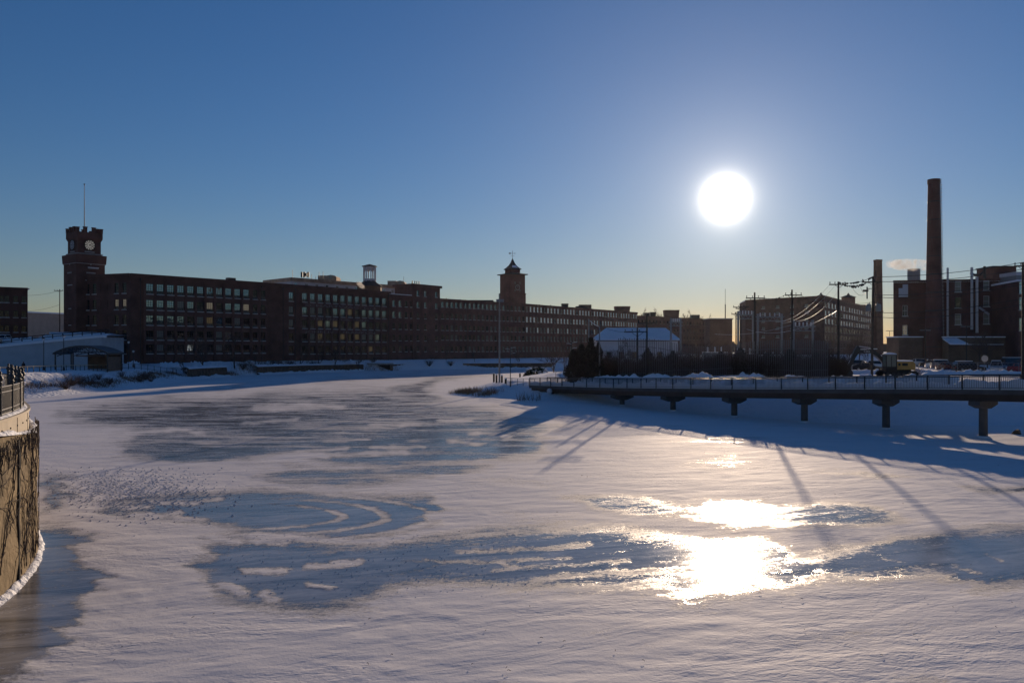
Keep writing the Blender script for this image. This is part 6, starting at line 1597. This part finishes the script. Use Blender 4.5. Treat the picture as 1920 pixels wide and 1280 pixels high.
car('suv',1613,141,R(155),'grey','grey car with a glinting hood just left of the transformer pole')
car('sedan',1628,132,R(148),'black','dark sedan directly behind the transformer pole foot')
car('suv',1650,136,R(150),'white','white car glimpsed between the transformer pole and the excavator cab',True)
for i,(k,px,Y,cl,lb) in enumerate((('sedan',1722,168,'grey','grey sedan, farthest back in the slanted row before the smokestack'),('suv',1735,162,'silver','silver car, second from the back of the slanted row before the smokestack'),('sedan',1748,156,'black','black sedan in the middle of the slanted row before the smokestack'),
    ('sedan',1760,149,'white','pale sedan, third from the front of the slanted row'),('suv',1772,142,'grey','grey car, second from the front of the slanted row, roof edge shining'),('sedan',1783,134,'dark_red','dark red sedan at the front of the slanted row behind the chain link fence'))):
    car(k,px,Y,R(158),cl,lb,i%2==0)
car('suv',1816,128,R(176),'black','black car seen side on behind the chain link fence, left of the octagonal sign',True)
car('suv',1868,131,R(60),'silver','silver car with a snowy roof just right of the octagonal sign',True)
car('sedan',1889,136,R(50),'blue','blue sedan parked at a slant, second from the right edge')
car('sedan',1900,128,R(52),'grey','grey sedan at a slant under the snow-topped van')
car('van',1910,142,R(160),'black','dark van with thick snow on its roof at the right edge',True)
car('sedan',1919,122,R(100),'red','red car cut off by the right edge')
car('suv',6,190,R(95),'white','pale car on the snowy ramp road at the far left edge',True,9.2,'cars on the ramp')
# red hydrant at the right edge
x=gx(1917,112); c=MB(); c.lathe((x,112,3.9),[(.2,-.1),(.2,.08),(.15,.1),(.15,.7),(.2,.72),(.17,.85),(.05,.98),(.01,1.0)],10); c.tube([(x-.3,112,4.4),(x+.3,112,4.4)],.08,6); tag(c.build('fire_hydrant',M['red']),'red hydrant in the snow at the right edge, before the parked cars','hydrant')
# back of a round-looking octagonal sign
Yg=115; x=gx(1846,Yg); root=thing('road_sign','back of a pale octagonal sign on a thin post behind the chain link fence','sign',(x,Yg,3.9),world=True)
c=MB(); c.tube([(x,Yg,3.8),(x,Yg,zz(667,Yg))],.03,5); c.build('post',M['metal_grey'],root)
c=MB(); zc=zz(672,Yg); c.extr([(.50*math.cos(R(22.5+45*k)),.50*math.sin(R(22.5+45*k))) for k in range(8)],(1,0,0),(0,0,1),(x,Yg-.05,zc),(0,.02,0)); c.build('sign_plate',mat('bare_sign_back',(.42,.38,.34),.5),root)

# ------------------------------------------------------------------ excavator
Yx=107; x0=gx(1682,Yx); gz=ground_z(x0,Yx)
root=thing('excavator','yellow tracked excavator with snowy cab roof and dark arm reaching down','excavator',(x0,Yx,gz))
for s in (-1.05,1.05):
    c=MB(); c.extr([(-2.3,.25),(-2.0,0),(1.9,0),(2.2,.25),(2.2,.55),(1.9,.8),(-2.0,.8),(-2.3,.55)],(1,0,0),(0,0,1),(0,s,0),(0,.55,0)); t=c.build('track',M['rubber'],root)
    c=MB()
    for xx in (-1.8,-1.1,-.4,.3,1.0,1.7): c.tube([(xx,s-.3,.38),(xx,s+.3,.38)],.24,10)
    c.build('track_rollers',M['metal_dark'],t)
c=MB(); c.box((-.3,0,.86),(3.4,2.0,.25)); c.build('turntable',M['black'],root)
c=MB(); c.extr([(-.55,.98),(1.5,.98),(1.75,1.15),(1.75,1.85),(1.55,2.05),(-.55,2.05)],(1,0,0),(0,0,1),(0,0,0),(0,2.5,0)); c.box((1.6,0,1.35),(.5,2.45,.85)); h=c.build('engine_house',M['yellow'],root)
c=MB(); c.box((.45,-1.262,1.66),(.75,.03,.35)); c.box((-.3,-1.262,1.66),(.3,.03,.35)); c.build('vents',M['black'],h)
c=MB(); c.prism([(-.45,-1.2),(1.5,-1.2),(1.5,1.2),(-.45,1.2)],2.05,2.22); c.build('snow_cover',M['snow'],h)
c=MB()
for x,y in ((-2.0,-1.2),(-.65,-1.2),(-2.0,-.15),(-.65,-.15)): c.box((x,y,1.95),(.1,.1,1.9))
c.box((-1.32,-.68,2.92),(1.5,1.2,.1)); c.box((-1.32,-.68,1.15),(1.45,1.15,.45)); c.box((-1.32,-1.2,1.95),(.08,.08,1.6)); cb=c.build('cab_frame',M['black'],root)
c=MB(); c.box((-1.32,-1.19,2.05),(1.3,.02,1.6)); c.box((-2.0,-.68,2.1),(.02,1.0,1.6)); c.build('cab_glass',mat('clear_cab_glass',(.13,.17,.16),.1),cb)
c=MB(); c.lathe((-1.32,-.68,2.97),[(.95,0),(.8,.14),(.4,.24),(.02,.27)],10); c.build('cab_snow',M['snow'],cb,True)
c=MB(); c.extr([(-1.2,1.2),(-.8,1.5),(-2.3,3.1),(-3.2,3.75),(-4.4,3.6),(-5.0,3.55),(-5.0,3.2),(-4.4,3.15),(-3.3,3.2),(-2.5,2.7)],(1,0,0),(0,0,1),(0,.45,0),(0,.5,0)); b=c.build('boom',M['metal_dark'],root)
c=MB(); c.box((-3.0,.45,3.72),(.9,.5,.1)); c.box((-4.2,.45,3.66),(1.2,.5,.08)); c.build('boom_snow',M['snow'],b)
me=text_mesh('Case',.42,.01); me.materials.append(M['white_clad']); o=bpy.data.objects.new('boom_lettering',me); COL.objects.link(o); o.parent=b; o.location=(-3.95,.18,3.26); o.rotation_euler=(R(90),0,0)
c=MB(); c.extr([(-4.55,3.75),(-5.15,4.15),(-5.55,3.6),(-6.55,1.0),(-6.25,.85),(-5.4,2.6)],(1,0,0),(0,0,1),(0,.45,0),(0,.4,0)); c.build('stick',M['metal_dark'],root)
c=MB(); c.extr([(-6.6,1.1),(-6.2,1.0),(-5.9,.55),(-6.0,.05),(-6.6,-.02),(-7.1,.25),(-6.75,.5)],(1,0,0),(0,0,1),(0,.45,0),(0,1.1,0)); c.build('bucket',M['metal_dark'],root)
c=MB(); c.tube([(-1.3,.45,1.5),(-3.0,.45,2.9)],.09,8); c.tube([(-3.4,.45,3.85),(-4.9,.45,4.05)],.08,8); c.tube([(-5.3,.45,3.4),(-6.5,.45,1.5)],.07,8); c.build('hydraulic_rams',M['rim'],root)
c=MB(); r=random.Random(2); p=Vector((gx(1720,108),108,ground_z(gx(1720,108),108)))
for i in range(260):
    d=Vector((r.gauss(0,.5),r.gauss(0,.3),r.uniform(.0,1.0))); a=Vector((r.gauss(0,1),r.gauss(0,1),r.gauss(0,1))).normalized()*.3; c.add([p+d-a*.1,p+d+a*.1,p+d+a+Vector((0,0,.25))],[(0,1,2)])
tag(c.build('dry_grass_tuft',M['grass']),'tan tuft of dry grass just right of the excavator body','tuft')
c=MB(); c.ball((gx(1907,72.5),72.5,.1),.42,7,.8); 
for i in range(len(c.v)): x,y,z=c.v[i]; c.v[i]=(x+.12*math.sin(z*9+y*3),y+.1*math.sin(x*7),z+.1*math.sin(x*5+y*8))
tag(c.build('boulder',M['stone']),'dark lone boulder on the ice right of the last bridge pier','boulder')
# ------------------------------------------------------------------ steam
def steam(label,blobs,dens):
    m=bpy.data.materials.new('steam'); m.use_nodes=True; nt=m.node_tree; nt.nodes.clear(); o_=nt.nodes.new('ShaderNodeOutputMaterial'); v=nt.nodes.new('ShaderNodeVolumePrincipled')
    v.inputs['Color'].default_value=(.97,.95,.93,1); v.inputs['Anisotropy'].default_value=.35
    tc=nt.nodes.new('ShaderNodeNewGeometry'); n=nt.nodes.new('ShaderNodeTexNoise'); n.inputs['Scale'].default_value=.55; n.inputs['Detail'].default_value=5; n.inputs['Distortion'].default_value=.8
    nt.links.new(tc.outputs['Position'],n.inputs['Vector']); mr=nt.nodes.new('ShaderNodeMapRange'); mr.inputs['From Min'].default_value=.42; mr.inputs['From Max'].default_value=.72; mr.inputs['To Max'].default_value=dens
    nt.links.new(n.outputs['Fac'],mr.inputs['Value']); nt.links.new(mr.outputs['Result'],v.inputs['Density']); nt.links.new(v.outputs[0],o_.inputs['Volume'])
    c=MB()
    prof=[]; P=[Vector(b[:3]) for b in blobs]; c.tube(P,[b[3] for b in blobs],12)
    tag(c.build('steam_plume',m,None,True),label,'steam')
Y=184
steam('sunlit steam drifting left past the tall smokestack from a factory flue',[(gx(1777,Y),Y+2,zz(502,Y),.2),(gx(1771,Y),Y+3,zz(497,Y),.9),(gx(1762,Y),Y+6,zz(493,Y),1.3),(gx(1745,Y),Y+7,zz(491,Y),1.5),(gx(1725,Y),Y+7,zz(491,Y),1.5),(gx(1708,Y),Y+8,zz(489,Y),1.2),(gx(1699,Y),Y+8,zz(488,Y),.3)],.9)
steam('faint wisp of steam right of the slim distant chimney',[(gx(1664,300),300,zz(504,300),.05),(gx(1668,300),300,zz(497,300),1.8),(gx(1673,300),300,zz(490,300),1.8),(gx(1676,300),300,zz(487,300),.05)],.25)
steam('golden puff of steam rising from the roof of the lettered mill before the belfry',[(gx(684,300),300,zz(543,300),.2),(gx(680,300),300,zz(538,300),.9),(gx(675,300),300,zz(533,300),1.2),(gx(669,300),300,zz(530,300),.5)],1.2)
# ------------------------------------------------------------------ thin sunlit winter air
hz=bpy.data.materials.new('thin_winter_haze'); hz.use_nodes=True; nt=hz.node_tree; nt.nodes.clear()
o_=nt.nodes.new('ShaderNodeOutputMaterial'); v=nt.nodes.new('ShaderNodeVolumePrincipled'); v.inputs['Color'].default_value=(.93,.94,.97,1); v.inputs['Density'].default_value=.000014; v.inputs['Anisotropy'].default_value=.66
nt.links.new(v.outputs[0],o_.inputs['Volume'])
c=MB(); c.box((0,1050,30),(9000,2400,66)); tag(c.build('haze',hz),kind='stuff')
